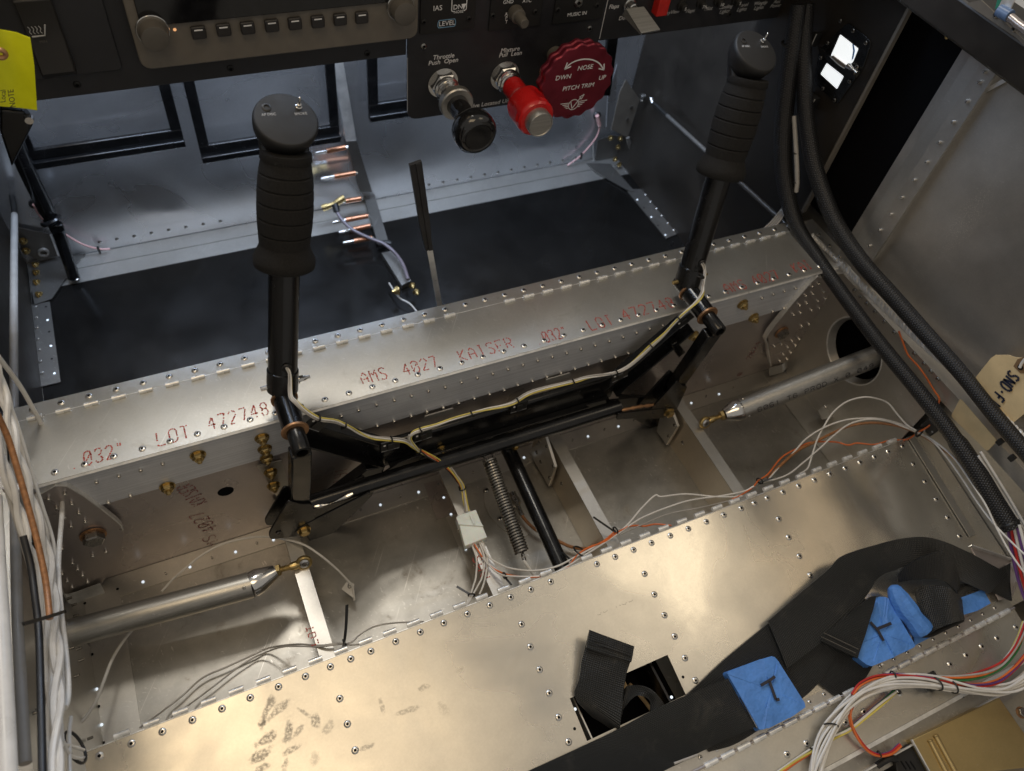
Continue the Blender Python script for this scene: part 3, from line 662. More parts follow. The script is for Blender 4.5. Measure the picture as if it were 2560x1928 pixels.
# ================================================================ floor ribs
def rib(label, x, side, y0=10.3, y1=18.8, bracket=True):
    t = thing('floor_rib', label, 'rib', (x, 14.5, 0), 'ribs across the open floor bay')
    MB().bx((x - .025, y0, .03), (x + .025, y1, 2.62)).build('web', M['ribweb'], t)
    a, b = sorted((x - side * .025, x + side * .60))
    MB().bx((a, y0, 2.60), (b, y1, 2.65)).build('top_flange', M['alu'], t)
    a, b = sorted((x - side * .025, x + side * .55))
    MB().bx((a, y0, .012), (b, y1, .05)).build('foot_flange', M['alu'], t)
    return t
rC = rib('floor rib left of centre, under the brass rod end', .44, 1)
rD = rib('floor rib beside the white nylon connector', 8.64, -1)
rA = rib('floor rib just right of the black elevator tube', 13.98, 1)
rB = rib('rightmost open floor rib, under the right rod end', 21.35, 1)
def bracket(t, x, pts):
    P = [X(T(*q), x) for q in pts]
    MB().prism(P, (-.16, 0, 0)).build('bearing_bracket', M['alu'], t, bevel=.02)
    return P
bracket(rA, 13.8, [(2, 2, 165, 560), (2, 2, 310, 430), (2, 2, 395, 700), (2, 2, 340, 865), (2, 2, 250, 710)])
for q in [(238, 493), (298, 530), (213, 580), (248, 660), (355, 700), (325, 800)]: inst('bracket_rivet', DARKR, X(T(2, 2, *q), 13.63), LF, rA)
bracket(rB, 21.15, [(2, 2, 1330, 130), (2, 2, 1375, 145), (2, 2, 1450, 350), (2, 2, 1355, 510), (2, 2, 1270, 390)])
for q in [(1345, 190), (1403, 347), (1353, 440)]: inst('bracket_rivet', DARKR, X(T(2, 2, *q), 20.98), LF, rB)
inst('bracket_rivet', DARKR, X(T(2, 2, 1475, 495), 21.32), LF, rB); inst('bracket_rivet', DARKR, X(T(2, 2, 430, 850), 13.95), LF, rA)
MB().bx((.55, 17.0, .05), (.75, 18.8, 2.7)).build('bearing_bracket', M['alu'], rC)
stamp('LOT', 'ink_stamp', Z(T(1, 3, 540, 560), 2.66), (0, 1, 0), (-1, 0, 0), .3, M['ink'], rC, w=.05)
stamp('AMS', 'ink_stamp', Z(T(1, 2, 2020, 1650), 2.66), (0, 1, 0), (-1, 0, 0), .4, M['ink'], rD, w=.05)
# inspection plate under the connector and the oval service plate by the spring
MB().prism([Z(T(1, 2, *q), .06) for q in [(1450, 850), (1600, 815), (1735, 1110), (1560, 1160)]], (0, 0, .02)).build('inspection_plate', M['web'], floor)
ov = [Z(T(*q), .03) for q in [(1, 2, 2100, 760), (1, 2, 1960, 900), (1, 2, 1985, 1100), (1, 2, 2150, 1270), (2, 2, 120, 1330), (2, 2, 190, 1200), (2, 2, 60, 1000), (2, 2, 20, 800)]]
svc = thing('service_plate', 'rounded bare plate on the floor beneath the coil spring', 'plate', (10, 15, 0))
MB().prism(rounded(ov, .8, 3), (0, 0, .04)).build('plate', M['cover'], svc)
for q in [(1988, 905), (2108, 1150)]: inst('screw', SCREW, Z(T(1, 2, *q), .08), UP, svc, scale=1.15)
# ================================================================ seat pan with belt slot
seat = thing('seat_pan', 'sloping bare metal seat pan with smudges, rivets and a belt slot', 'seat pan', (11.3, 6, 3))
hx0, hx1, hy0, hy1 = 9.11, 13.78, 4.05, 5.71
def seat_sheet(x0, x1, y0, y1, h, t=.05):
    P = [seat_at(x0, y0, h), seat_at(x1, y0, h), seat_at(x1, y1, h), seat_at(x0, y1, h)]
    return P
mb = MB()
outer = [seat_at(x, y) for x, y in ((-8.05, 1.55), (32.4, 1.55), (32.4, 10.45), (-8.05, 10.45))]
inner = [seat_at(x, y) for x, y in ((hx0, hy0), (hx1, hy0), (hx1, hy1), (hx0, hy1))]
dn = SEAT_N * -.06
rings = [outer, inner, [p + dn for p in inner], [p + dn for p in outer]]
mb.rings(rings, False, 0, closed=True)
mb.build('panel', M['seat'], seat, smooth=False)
MB().prism([seat_at(-8.05, 10.46, .005), seat_at(32.4, 10.46, .005), seat_at(32.4, 10.46, -.13), seat_at(-8.05, 10.46, -.13)], (0, .03, 0)).build('cut_edge', M['edge'], seat)
sx = [S(T(1, 3, a, b)).x for a, b in [(195, 940), (428, 849), (643, 765), (819, 697), (992, 629), (1206, 543), (1418, 462), (1620, 381), (1823, 302), (2015, 223), (2195, 153)]]
sx += [S(T(2, 2, a, b)).x for a, b in [(726, 1530), (885, 1467), (1043, 1405), (1198, 1345), (1360, 1282), (1515, 1221), (1671, 1160), (1822, 1102), (1971, 1045), (2086, 1000), (2195, 955)]]
sx += [S(T(0, 3, a, b)).x for a, b in [(862, 1545), (1138, 1437), (1405, 1333), (1665, 1232), (1920, 1133), (2163, 1037)]]
sx += [S(T(3, 2, a, b)).x for a, b in [(118, 903), (255, 850), (390, 797), (522, 744), (655, 692), (782, 642), (905, 594), (1025, 547), (1165, 527)]]
sx += [S(T(2, 3, a, b)).x for a, b in [(158, 87), (330, 20)]]
for x in sx: inst('rivet', POP, seat_at(x, 10.17), SEAT_N, seat, spin=rnd(0, 3))
for k in range(40):
    x = -7.0 + .998 * k
    if x > 30.3 or (10.0 < x < 11.6): continue
    inst('hinge_knuckle', KNUCK, seat_at(x + .24, 10.60, .0), RT, seat, scale=1.05)
rows = [(1, 3, 724, 1040), (1, 3, 790, 1260), (1, 3, 856, 1487), (2, 2, 1146, 1628), (2, 3, 82, 398), (2, 3, 158, 593), (2, 3, 238, 790), (2, 3, 321, 993), (2, 3, 402, 1202), (2, 3, 488, 1415), (2, 3, 1230, 140), (2, 3, 1318, 320), (2, 3, 1405, 503), (2, 3, 1494, 690), (2, 3, 1585, 883),
        (3, 2, 93, 1155), (3, 2, 180, 1313), (3, 2, 272, 1475), (3, 2, 367, 1640), (3, 2, 1258, 680), (3, 2, 1357, 830), (3, 2, 1455, 983), (3, 2, 1555, 1142), (3, 2, 1658, 1303)]
for q in rows: inst('rivet', POP, S(T(*q)), SEAT_N, seat, spin=rnd(0, 3))
for q in [(1478, 853), (541, 1300)]: inst('drilled_hole', DOT, S(T(2, 3, *q), .004), SEAT_N, seat)
# right edge strip of the pan: joggled flange
MB().prism([S(T(3, 2, 1215, 460), .06), S(T(3, 2, 1265, 440), .06), S(T(3, 2, 1790, 1290), .06), S(T(3, 2, 1740, 1310), .06)], SEAT_N * .05).build('side_bead', M['alu'], seat)
stamp('SB-N00-1', 'ink_stamp', S(T(2, 3, 740, 320), .004), (1, 0, 0), (0, 1, 0), .3, plain('pale_etch_print', (.34, .31, .26), .6), seat, w=.02, wide=1.0)
# belt slot box below the pan
slot = thing('belt_slot_box', 'dark recess with a pale strip seen through the seat slot', 'recess', (11.4, 4.9, 1))
MB().bx((8.6, 3.4, .10), (14.4, 6.3, .16)).build('black_sheet', M['void'], slot)  # black sheet stands in for the dimly lit floor under the slot
MB().bx((11.9, 5.2, .17), (12.25, 6.1, 1.2)).build('pale_post', M['wood'], slot)
MB().tube([(12.4, 5.6, 1.1), (12.75, 4.9, .8), (12.95, 4.1, .7)], .09, 8).build('pale_strip', M['wood'], slot)
MB().bx((13.15, 3.6, .17), (13.25, 6.2, 2.4)).build('side_plate', M['blackgloss'], slot)
MB().bx((9.4, 3.5, .17), (9.46, 6.2, 2.5)).build('side_plate', M['alu'], slot)
for q in [(545, 1130), (1378, 1027)]: inst('hole_glow', SPOT, S(T(2, 3, *q), -.35), SEAT_N, slot)
# ---------------- aft strip behind the rear hinge
aft = thing('hinged_floor_strip', 'riveted metal strip behind the seat pan with a piano hinge', 'floor panel', (22, 0, 2))
MB().prism([seat_at(-8, 1.40), seat_at(31, 1.40), seat_at(31, -.55), seat_at(-8, -.55)], SEAT_N * -.06).build('panel', M['seat'], aft)
MB().prism([seat_at(-8, 1.52, .015), seat_at(31, 1.52, .015), seat_at(31, 1.98, .03), seat_at(-8, 1.98, .03)], SEAT_N * -.03).build('hinge_leaf', M['alu'], aft)
for k in range(22):
    x = 13.5 + k * .80
    inst('hinge_knuckle', KNUCK, seat_at(x, 1.46, .05), RT, aft, scale=1.25)
    inst('rivet', POPS, seat_at(x - .3, 1.8, .035), SEAT_N, aft)
for q in [(165, 1523), (333, 1428), (667, 1245), (825, 1153), (990, 1077), (1135, 990), (1432, 825), (1573, 745), (1712, 667), (1848, 590), (1980, 520), (2143, 425)]: inst('rivet', POP, S(T(3, 3, *q)), SEAT_N, aft)
MB().prism([seat_at(-8, -.56, .02), seat_at(31, -.56, .02), seat_at(31, -.72, .02), seat_at(-8, -.72, .02)], SEAT_N * -.5).build('edge_lip', M['edge'], aft)
MB().tube([seat_at(-8, 1.46, .05), seat_at(31, 1.46, .05)], .06, 8, 0).build('hinge_pin', M['web'], aft)
MB().prism([seat_at(-8, 1.30, -.05), seat_at(31, 1.30, -.05), seat_at(31, 1.62, -.05), seat_at(-8, 1.62, -.05)], SEAT_N * -.05).build('backing_strip', M['web'], aft)
# channel and gold box
chn = thing('screw_channel', 'scuffed metal channel with screws behind the riveted strip', 'channel', (24, -1, 1))
MB().prism([seat_at(14, -.74, -.5), seat_at(31.3, -.74, -.5), seat_at(31.3, -1.75, -.5), seat_at(14, -1.75, -.5)], SEAT_N * -.06).build('base', M['floor'], chn)
MB().prism([seat_at(19, -1.36, -.2), seat_at(31.3, -1.36, -.2), seat_at(31.3, -1.42, -.2), seat_at(19, -1.42, -.2)], SEAT_N * -.3).build('rim', M['edge'], chn)
for q in [(1350, 1175), (1150, 1290), (940, 1407), (1550, 1050)]: inst('screw', SCREW, S(T(3, 3, *q), -.42), SEAT_N, chn)
gb = thing('gold_box', 'gold-coloured sheet metal box with two raised beads', 'box', (26, -3, 1))
G = [S(T(3, 3, *q), -.1) for q in [(1240, 1395), (2000, 1030), (2330, 1500), (2400, 1620), (1420, 1720)]]
MB().prism(G, SEAT_N * -1.4).build('case', M['gold'], gb, bevel=.04)
for a, b in [((1400, 1410), (1560, 1720)), ((1450, 1370), (1640, 1720))]:
    p, q = S(T(3, 3, *a), -.1), S(T(3, 3, *b), -.1)
    MB().tube([p, p.lerp(q, .03) , q], .13, 12, 3).build('bead', M['gold'], gb)
MB().bar(S(T(3, 3, 1240, 1395), -.05), S(T(3, 3, 1420, 1720), -.05), .06, .1).build('edge_lip', M['edge'], gb)
bm = thing('black_servo_housing', 'black moulded housing beside the gold box', 'housing', (23, -3, 1))
G = [S(T(3, 3, *q), -.3) for q in [(1090, 1530), (1230, 1420), (1420, 1720), (1130, 1740)]]
MB().prism(rounded(G, .15), SEAT_N * -1.0).build('case', M['capplastic'], bm, bevel=.05)
for k in range(3):
    MB().bar(S(T(3, 3, 1150 + 40 * k, 1580), -.28), S(T(3, 3, 1195 + 40 * k, 1650), -.28), .05, .03).build('vent_slot', M['hole'], bm)
MB().tube([S(T(3, 3, 940, 1620), -.3), S(T(3, 3, 1040, 1560), -.1), S(T(3, 3, 1110, 1560), -.2)], .14, 10).build('plug', M['capplastic'], bm)
# right-hand side: canopy frame end plate and corner fastener
rs = thing('seat_side_bracket', 'dark metal bracket at the right end of the seat pan', 'bracket', (31, 3, 3))
P = [S(T(3, 2, *q), .35) for q in [(1745, 1385), (2100, 1500), (2160, 1700)]] + [S(T(3, 3, 2120, 150), .35), S(T(3, 3, 2000, 190), .3)]
MB().prism(P, SEAT_N * -.08).build('plate', M['web'], rs, bevel=.02)
MB().ribbon([(S(T(3, 2, *q), .45), SEAT_N * .14) for q in [(1745, 1385), (2085, 1500), (2110, 1520), (2160, 1690)]], .05, 2).build('edge_flange', M['edge'], rs)
inst('corner_screw', BOLT, S(T(3, 3, 2185, 1160), .1), SEAT_N, chn, scale=.5)
# ================================================================ control sticks
STICK = V((2.15, 3.35, 9.9)).normalized()
def control_stick(label, P0, wire_px, left):
    t = thing('control_stick', label, 'control stick', P0, 'the two control sticks')
    P0 = V(P0); a = STICK
    u = (RT - a * RT.dot(a)).normalized(); w = a.cross(u)          # w points forward
    L = 10.55
    MB().lathe(P0 + a * .15, a, [(0, .60), (.9, .60), (.93, .555), (5.6, .555)], 28).build('tube', M['blackgloss'], t)
    # foam grip: flared foot, five finger grooves
    prof = [(4.95, .56), (4.93, .95), (5.0, 1.02), (5.35, 1.03), (5.62, .98), (5.85, .90), (6.0, .865)]
    marks = [6.55, 7.25, 7.95, 8.60, 9.2]
    d = 6.0
    while d < 9.75:
        r = .87 + .085 * math.sin((d - 6.0) / 3.6 * math.pi) - (.0 if d < 9.2 else (d - 9.2) * .08)
        for mk in marks: r -= .06 * math.exp(-((d - mk) / .028) ** 2)
        prof.append((d, r)); d += .022
    prof.append((9.8, .86)); prof.append((10.1, .84)); prof.append((10.1, .5))
    prof = [(5.38 + (d_ - 4.93) * .79, r_ * (1.05 if d_ < 5.5 else 1.0)) for d_, r_ in prof]
    MB().lathe(P0, a, prof, 36).build('foam_grip', M['foam'], t, angle=80)
    # egg shaped head with a flat face tilted to the pilot
    n = V((.15, -.40, .90)).normalized()
    fu = (RT - n * RT.dot(n)).normalized(); fv = n.cross(fu)
    C = P0 + a * 10.52
    def ell(c, ru, rv, e1, e2, k=44, egg=.0):
        return [c + e1 * (ru * math.cos(2 * math.pi * i / k)) + e2 * ((rv + egg * (1 if math.sin(2 * math.pi * i / k) < 0 else 0)) * math.sin(2 * math.pi * i / k)) for i in range(k)]
    rg = [ell(P0 + a * 8.8, .62, .62, u, w), ell(P0 + a * 9.05, .80, .78, u, w)]
    for dn_, q in ((.78, .84), (.66, .94), (.48, 1.01), (.30, 1.045), (.16, 1.06), (.06, 1.045), (.015, 1.01), (0, .965)):
        rg.append(ell(C - n * dn_ + a * (dn_ * -.05), q, q * .95, fu, fv))
    MB().rings(rg).build('grip_head', M['capplastic'], t, angle=60)
    # switches on the head
    b = C + fu * -.52 + fv * .46
    bt = MB().lathe(b, n, [(-.02, .15), (.015, .15), (.03, .12), (.03, .09), (-.02, .085)], 16).build('push_button', M['ziptie'], t)
    s_ = C + fu * .52 + fv * .42
    sw = MB().lathe(s_, n, [(0, .11), (.04, .11), (.06, .075), (.14, .07)], 14).build('toggle_switch', M['steel'], t)
    MB().lathe(s_ + n * .13, (n + fv * .35), [(0, .03), (.22, .045), (.27, .035), (.29, .012)], 10).build('lever', M['steel'], sw)
    lettering('AP DISC', 'switch_lettering', C + fu * -.52 + fv * .20, fu, fv, .13, M['grey'], t, lift=.004)
    lettering('SMOKE', 'switch_lettering', C + fu * .52 + fv * .16, fu, fv, .13, M['grey'], t, lift=.004)
    # cross bolt at the foot
    c = P0 + a * .42
    MB().lathe(c + RT * .60, RT, [(0, .15), (.16, .15), (.16, .10), (.26, .10), (.26, .07), (.42, .065)], 6, angle=0) if False else None
    mb = MB(); mb.lathe(c + RT * -.85, RT, [(0, .09), (.25, .10)], 12); mb.lathe(c + RT * .60, RT, [(0, .17), (.05, .17)], 16); mb.lathe(c + RT * .65, RT, [(0, .145), (.17, .145)], 6); mb.lathe(c + RT * .82, RT, [(0, .10), (.09, .10), (.09, .07), (.26, .065)], 12)
    mb.build('cross_bolt', M['cad'] if not left else M['steel'], t, angle=25)
    # grommet where the switch wires leave the tube
    g = P0 + a * 1.55 + V((0, -.555, .1)) 
    MB().torus(g, AFT, .13, .06, 18, 8).build('grommet', M['ziptie'], t)
    # pivot shaft below the stick: runs aft through the housing, then the lever arm drops from it
    sh = P0.copy()
    MB().lathe((sh.x, 19.75, sh.z), AFT, [(0, .38), (.02, .42), (.95, .42)], 24).build('shaft_socket', M['blackgloss'], t)
    mb = MB(); mb.lathe((sh.x, 17.30, sh.z), AFT, [(0, .345), (1.03, .345), (1.08, .31)], 24, False); mb.lathe((sh.x, 17.3, sh.z), AFT, [(1.08, .31), (1.085, .22), (.5, .21), (.5, .01)], 24, False)
    mb.build('pivot_shaft', M['blackgloss'], t)
    for yy in (18.95, 17.34):
        MB().lathe((sh.x, yy, sh.z), AFT, [(0, .34), (0, .51), (.02, .53), (.09, .53), (.11, .51), (.11, .34)], 28, False).build('bronze_washer', M['bronze'], t)
    return t, g
SL = V((1.78, 19.2, 9.8)); SR = V((20.80, 19.2, 9.8))
stL, gL = control_stick('left control stick, upright, with a black foam grip', SL, None, True)
stR, gR = control_stick('right control stick beside the braided sleeves, grip in shade', SR, None, False)
# lever arm and clevis ears under each shaft
def lever(t, x, s=0.0):
    top = V((x - .02, 16.62, 9.45)); bot = V((x - .42, 16.98, 4.9))
    d = (bot - top).normalized(); sx_ = V((1, 0, 0)); sx_ = (sx_ - d * sx_.dot(d)).normalized(); sy = d.cross(sx_)
    MB().box((top + bot) / 2, (.80, .58, (bot - top).length), (sx_, sy, d)).build('lever_arm', M['blackgloss'], t, bevel=.07)
    mb = MB(); mb.lathe(bot + V((.06, -.28, .35)), AFT, [(0, .12), (.03, .12), (.03, .07), (-.05, .06)], 14); mb.build('arm_hole', M['gloss'], t)
    # foot: two plates with rounded ears pointing left
    for yy in (16.55, 17.25):
        P = [V((x - .85, yy, 6.15)), V((x - .35, yy, 5.5)), V((x + .05, yy, 5.3)), V((x + .08, yy, 3.0)), V((x - .5, yy, 2.75)), V((x - 1.95, yy, 3.35)), V((x - 1.95, yy, 3.9))]
        MB().prism(rounded(P, .22, 4), (0, .10, 0)).build('clevis_ear', M['blackgloss'], t, bevel=.02)
    MB().box((x - .28, 16.95, 4.2), (.62, .62, 2.1)).build('arm_foot', M['blackgloss'], t, bevel=.06)
    MB().lathe((x - 1.55, 16.52, 3.75), AFT, [(0, .13), (.02, .12), (.02, .07), (-.03, .06)], 16).build('ear_bore', M['gloss'], t)
lever(stL, SL.x); lever(stR, SR.x)

# ================================================================ control column weldment
cc = thing('control_column', 'black welded yoke joining the two control stick pivots', 'control yoke', (11.3, 17.9, 2))
for x in (SL.x, SR.x):
    MB().lathe((x, 18.78, 9.8), AFT, [(0, .45), (1.44, .45)], 30).build('pivot_housing', M['blackgloss'], cc)
Yc = 17.85
def chan(a, b, h, name):
    """open channel: back plate, two lips"""
    a, b = V(a), V(b); d = (b - a).normalized(); n = V((0, -1, 0)); s = d.cross(n).normalized()
    mb = MB(); mb.box((a + b) / 2 - n * .28, ((b - a).length, h, .10), (d, s, n))
    for k in (-1, 1): mb.box((a + b) / 2 + s * k * (h / 2 - .05), ((b - a).length, .10, .56), (d, s, n))
    return mb.build(name, M['blackgloss'], cc, bevel=.02)
aL0, aL1 = V((2.3, Yc, 8.75)), V((5.75, Yc, 5.0))
aR0, aR1 = V((20.35, Yc, 8.75)), V((17.0, Yc, 5.0))
chan(aL0, aL1, 1.3, 'yoke_arm'); chan(aR1, aR0, 1.3, 'yoke_arm')
MB().bx((5.3, Yc + .02, 4.15), (17.4, Yc + .40, 6.0)).build('beam', M['blackgloss'], cc, bevel=.12)
MB().bx((5.6, Yc - .30, 4.35), (17.1, Yc + .02, 4.5)).build('beam_lip', M['blackgloss'], cc, bevel=.03)
# folded tabs where arms meet the beam
MB().prism([V((5.2, Yc - .33, 4.3)), V((6.0, Yc - .33, 4.75)), V((7.3, Yc - .33, 4.9)), V((6.6, Yc - .33, 4.2)), V((5.6, Yc - .33, 3.95))], (0, .08, 0)).build('corner_gusset', M['blackgloss'], cc, bevel=.02)
MB().prism([V((17.5, Yc - .33, 4.3)), V((16.7, Yc - .33, 4.75)), V((15.6, Yc - .33, 4.8)), V((16.2, Yc - .33, 4.2)), V((17.1, Yc - .33, 3.95))], (0, .08, 0)).build('corner_gusset', M['blackgloss'], cc, bevel=.02)
# legs down to the bearing brackets
PL = [Y(T(1, 2, *q), 17.6) for q in [(960, 730), (1120, 700), (1000, 960), (620, 1330), (480, 1385), (405, 1230), (440, 1120)]]
MB().prism(PL, (0, .5, 0)).build('yoke_leg', M['blackgloss'], cc, bevel=.04)
PR_ = [Y(T(2, 2, *q), 17.6) for q in [(940, 130), (1330, 150), (1370, 260), (1310, 345), (1190, 370), (980, 250)]]
MB().prism(PR_, (0, .5, 0)).build('yoke_leg', M['blackgloss'], cc, bevel=.04)
MB().prism([Y(T(2, 1, *q), 17.45) for q in [(1380, 1320), (1430, 1290), (1500, 1380), (1440, 1430)]], (0, .4, 0)).build('cross_strut', M['blackgloss'], cc, bevel=.03)
# bright cable-clip plates riding on the weldment
mbp = [((1, 2, 1500, 270), (1, 2, 1690, 215)), ((2, 1, 330, 1620), (2, 1, 490, 1575))]
for a, b in mbp:
    p, q = Y(T(*a), 18.5), Y(T(*b), 18.5)
    MB().prism(rounded([p + V((-.25, 0, .12)), q + V((.1, 0, .12)), q + V((.12, 0, -.22)), p + V((-.2, 0, -.18))], .1), (0, .06, 0)).build('edge_plate', M['alu'], cc)
inst('pinch_nut', NUTS, Y(T(1, 2, 1600, 545), Yc - .02), AFT, cc, scale=1.1)
# adhesive tie mounts along the yoke
def tie_mount(c, ang):
    c = V(c); d = V((math.cos(ang), 0, math.sin(ang))); s = V((-math.sin(ang), 0, math.cos(ang)))
    mb = MB(); mb.box(c, (.85, .08, .62), (d, V((0, 1, 0)), s)); mb.box(c + V((0, -.07, 0)), (.3, .09, .4), (d, V((0, 1, 0)), s))
    mb.build('tie_mount', M['ziptie'], cc, bevel=.015)
    MB().lathe(c - d * .27 + s * .12 + V((0, -.04, 0)), AFT, [(0, .06), (.01, .055)], 10).build('mount_dot', M['wirewhite'], cc)
    MB().box(c - s * .30 + V((0, -.045, 0)), (.82, .012, .02), (d, V((0, 1, 0)), s)).build('mount_rim', M['grey'], cc)
tie_mount(Y(T(1, 2, 1160, 515), Yc - .36), -.05); tie_mount(Y(T(1, 2, 1440, 430), Yc - .1), .05); tie_mount(Y(T(2, 2, 60, 180), Yc - .1), 0.0)
tie_mount(Y(T(1, 2, 520, 330), Yc - .36), -.85); tie_mount(Y(T(2, 1, 1490, 1100), Yc - .36), .75); tie_mount(Y(T(2, 1, 930, 1575), Yc - .36), .25)

# interconnect tube between the two stick levers
it = thing('interconnect_tube', 'long black tube linking the feet of both sticks', 'linkage', (11, 17, 4))
MB().lathe((1.75, 17.0, 4.62), RT, [(0, .36), (15.5, .36)], 28).build('tube', M['blackgloss'], it)
for sgn, x0, x1, bx in ((1, 1.1, 4.35, 1.28), (-1, 20.6, 16.9, 20.32)):
    for yy in (16.52, 17.38):
        P = [V((bx - sgn * .42, yy, 3.25)), V((bx - sgn * .3, yy, 3.60)), V((bx + sgn * .2, yy, 3.80)), V((x1, yy, 4.80)), V((x1, yy, 4.28)), V((bx + sgn * .25, yy, 3.02)), V((bx - sgn * .2, yy, 2.9))]
        MB().prism(rounded(P, .15, 3), (0, .10, 0)).build('end_strap', M['blackgloss'], it, bevel=.02)
    mb = MB(); mb.lathe((bx, 16.52, 3.35), AFT, [(0, .30), (.04, .30)], 20); mb.lathe((bx, 16.48, 3.35), AFT, [(0, .24), (.17, .24), (.2, .2)], 6)
    mb.build('end_bolt', M['cad'], it, angle=25)
MB().tube([(1.9, 16.68, 4.78), (2.6, 16.62, 4.72), (3.6, 16.66, 4.9)], lambda t: .05 + .05 * math.sin(9 * t), 8).build('weld_bead', M['steel'], it)
MB().tube([(17.2, 16.68, 4.75), (18.2, 16.66, 4.6), (19.2, 16.64, 4.35)], lambda t: .05 + .05 * abs(math.sin(14 * t)), 8).build('weld_bead', M['bronze'], it)

# ================================================================ loose push rods
def push_rod(label, a, b, r, cone, end, tip, marks=None):
    """a: far end, b: start of cone, cone end, rod-end"""
    t = thing('push_rod', label, 'push rod', b, 'the two loose aileron push rods')
    a, b, cone, end, tip = map(V, (a, b, cone, end, tip)); d = (b - a).normalized()
    MB().tube([a, b], r, 30, 0).build('tube', M['tube'], t)
    L = (cone - b).length; e = (cone - b).normalized()
    MB().lathe(b - e * .02, e, [(0, r), (.03, r * 1.01), (.35, r * .98), (L, r * .52), (L, r * .3)], 28).build('tapered_end', M['steel'], t)
    for k in (0, 2.1, 4.2):
        u, w = perp(d); nrm = u * math.cos(k + 1) + w * math.sin(k + 1)
        inst('rivet', POPS, b - d * .28 + nrm * r, nrm, t, scale=.8)
        # flats milled on the taper
    e2 = (end - cone).normalized()
    L2 = (end - cone).length
    mb = MB(); mb.lathe(cone, e2, [(0, .25), (.02, .27), (.17, .27), (.19, .25)], 6); mb.build('jam_nut', M['cad'], t, angle=25)
    prof = [(.19, .13)]
    k = .19
    while k < L2: prof += [(k, .13), (k + .02, .11), (k + .045, .13)]; k += .045
    MB().lathe(cone, e2, prof, 16).build('thread', M['cad'], t, angle=70)
    tipd = (tip - end).normalized(); c = end + tipd * .55
    nrm = V((0, -.85, .45)); nrm = (nrm - tipd * nrm.dot(tipd)).normalized()
    mb = MB(); mb.lathe(end - tipd * .05, tipd, [(0, .16), (.25, .19), (.42, .13)], 14)
    mb.torus(c, nrm, .25, .11, 22, 10); mb.build('rod_end', M['cad'], t)
    MB().lathe(c - nrm * .15, nrm, [(0, .15), (.06, .24), (.15, .27), (.24, .24), (.3, .15), (.3, .10), (0, .10)], 16, False).build('ball', M['steel'], t)
    return t
pA = push_rod('thick aluminium push rod lying across the left floor bay', (-10.5, 15.95, 2.45), Z(T(0, 3, 2180, 55), 2.7), .56, Z(T(1, 2, 175, 1600), 2.78), Z(T(1, 2, 305, 1565), 2.85), Z(T(1, 2, 480, 1510), 2.9))
a2 = Z(T(2, 2, 1965, 205), 3.35)
pB = push_rod('aluminium push rod entering the round hole at right', V((33.5, 14.55, 6.15)), a2, .58, Z(T(2, 2, 1830, 255), 3.2), Z(T(2, 2, 1745, 285), 3.05), Z(T(2, 2, 1600, 350), 2.9))
# ink marking on the right rod
p0 = a2; d0 = (V((33.5, 14.55, 6.15)) - a2).normalized(); vd = (EYE - (a2 + d0 * 4)).normalized(); nn = (vd - d0 * vd.dot(d0)).normalized(); side = nn.cross(d0).normalized()
nn2 = (nn * .75 - side * .66).normalized(); sd2 = nn2.cross(d0).normalized()
stamp('6061 T6 PROD X 0.049 W', 'ink_stamp', p0 + d0 * .75 + nn2 * .582 - sd2 * .13, d0, sd2, .26, M['marker'], pB, w=.035, wide=1.25, dash=False)

# ================================================================ elevator tube, spring, fittings
el = thing('elevator_tube', 'glossy black tube running aft beneath the yoke', 'tube', (11.5, 14, 2.5))
e0, e1 = V((11.55, 17.0, 3.0)), Z(T(2, 2, 440, 1600), 3.0)
MB().tube([e0 + V((-.1, .9, .3)), e0 + V((0, .4, .1)), e0 + V((.02, -.5, 0)), e1 + V((0, -1.5, -.1))], lambda t: .20 + .17 * min(1, max(0, (t - .10) * 7)), 22, 8).build('tube', M['blackgloss'], el)
inst('tip_nut', NUTS, Z(T(2, 2, 25, 525), 3.4), UP, el)
sp = thing('coil_spring', 'close-wound steel coil spring standing beside the elevator tube', 'spring', (10, 14, 2))
s0, s1 = Z(T(1, 2, 2015, 640), 3.6), Z(T(2, 2, 85, 1440), 2.9)
ax = s1 - s0; Ls = ax.length; ax.normalize(); u_, w_ = perp(ax); turns = 34
pts = [s0 + ax * (Ls * k / (turns * 12)) + (u_ * math.cos(2 * math.pi * k / 12) + w_ * math.sin(2 * math.pi * k / 12)) * .30 for k in range(turns * 12 + 1)]
MB().tube(pts, .062, 6, 0).build('coil', M['spring'], sp)
MB().torus(s1 + ax * .24, u_, .22, .04, 22, 8).build('end_loop', M['spring'], sp)
MB().torus(s0 - ax * .2, w_, .22, .04, 22, 8).build('end_loop', M['spring'], sp)
MB().tube([Z(T(2, 2, 100, 1510), 3.4), Z(T(2, 2, 190, 1640), 3.0)], .07, 8, 0).build('hook_pin', M['wirewhite'], sp)
cx = thing('coax_fitting', 'small steel coax plug with amber cable on the floor', 'connector', (11, 14, .5))
f0 = [Z(T(2, 2, *q), .5) for q in [(0, 930), (25, 985), (50, 1045), (90, 1130)]]
MB().tube(f0, lambda t: .20 if t < .3 else (.24 if t < .62 else .13), 14, 4).build('plug', M['steel'], cx)
MB().tube([Z(T(2, 2, *q), .45) for q in [(90, 1130), (150, 1200), (240, 1270), (370, 1330), (500, 1390), (620, 1410), (760, 1400), (900, 1390), (1000, 1370)]], .085, 10).build('cable', M['amber'], cx)
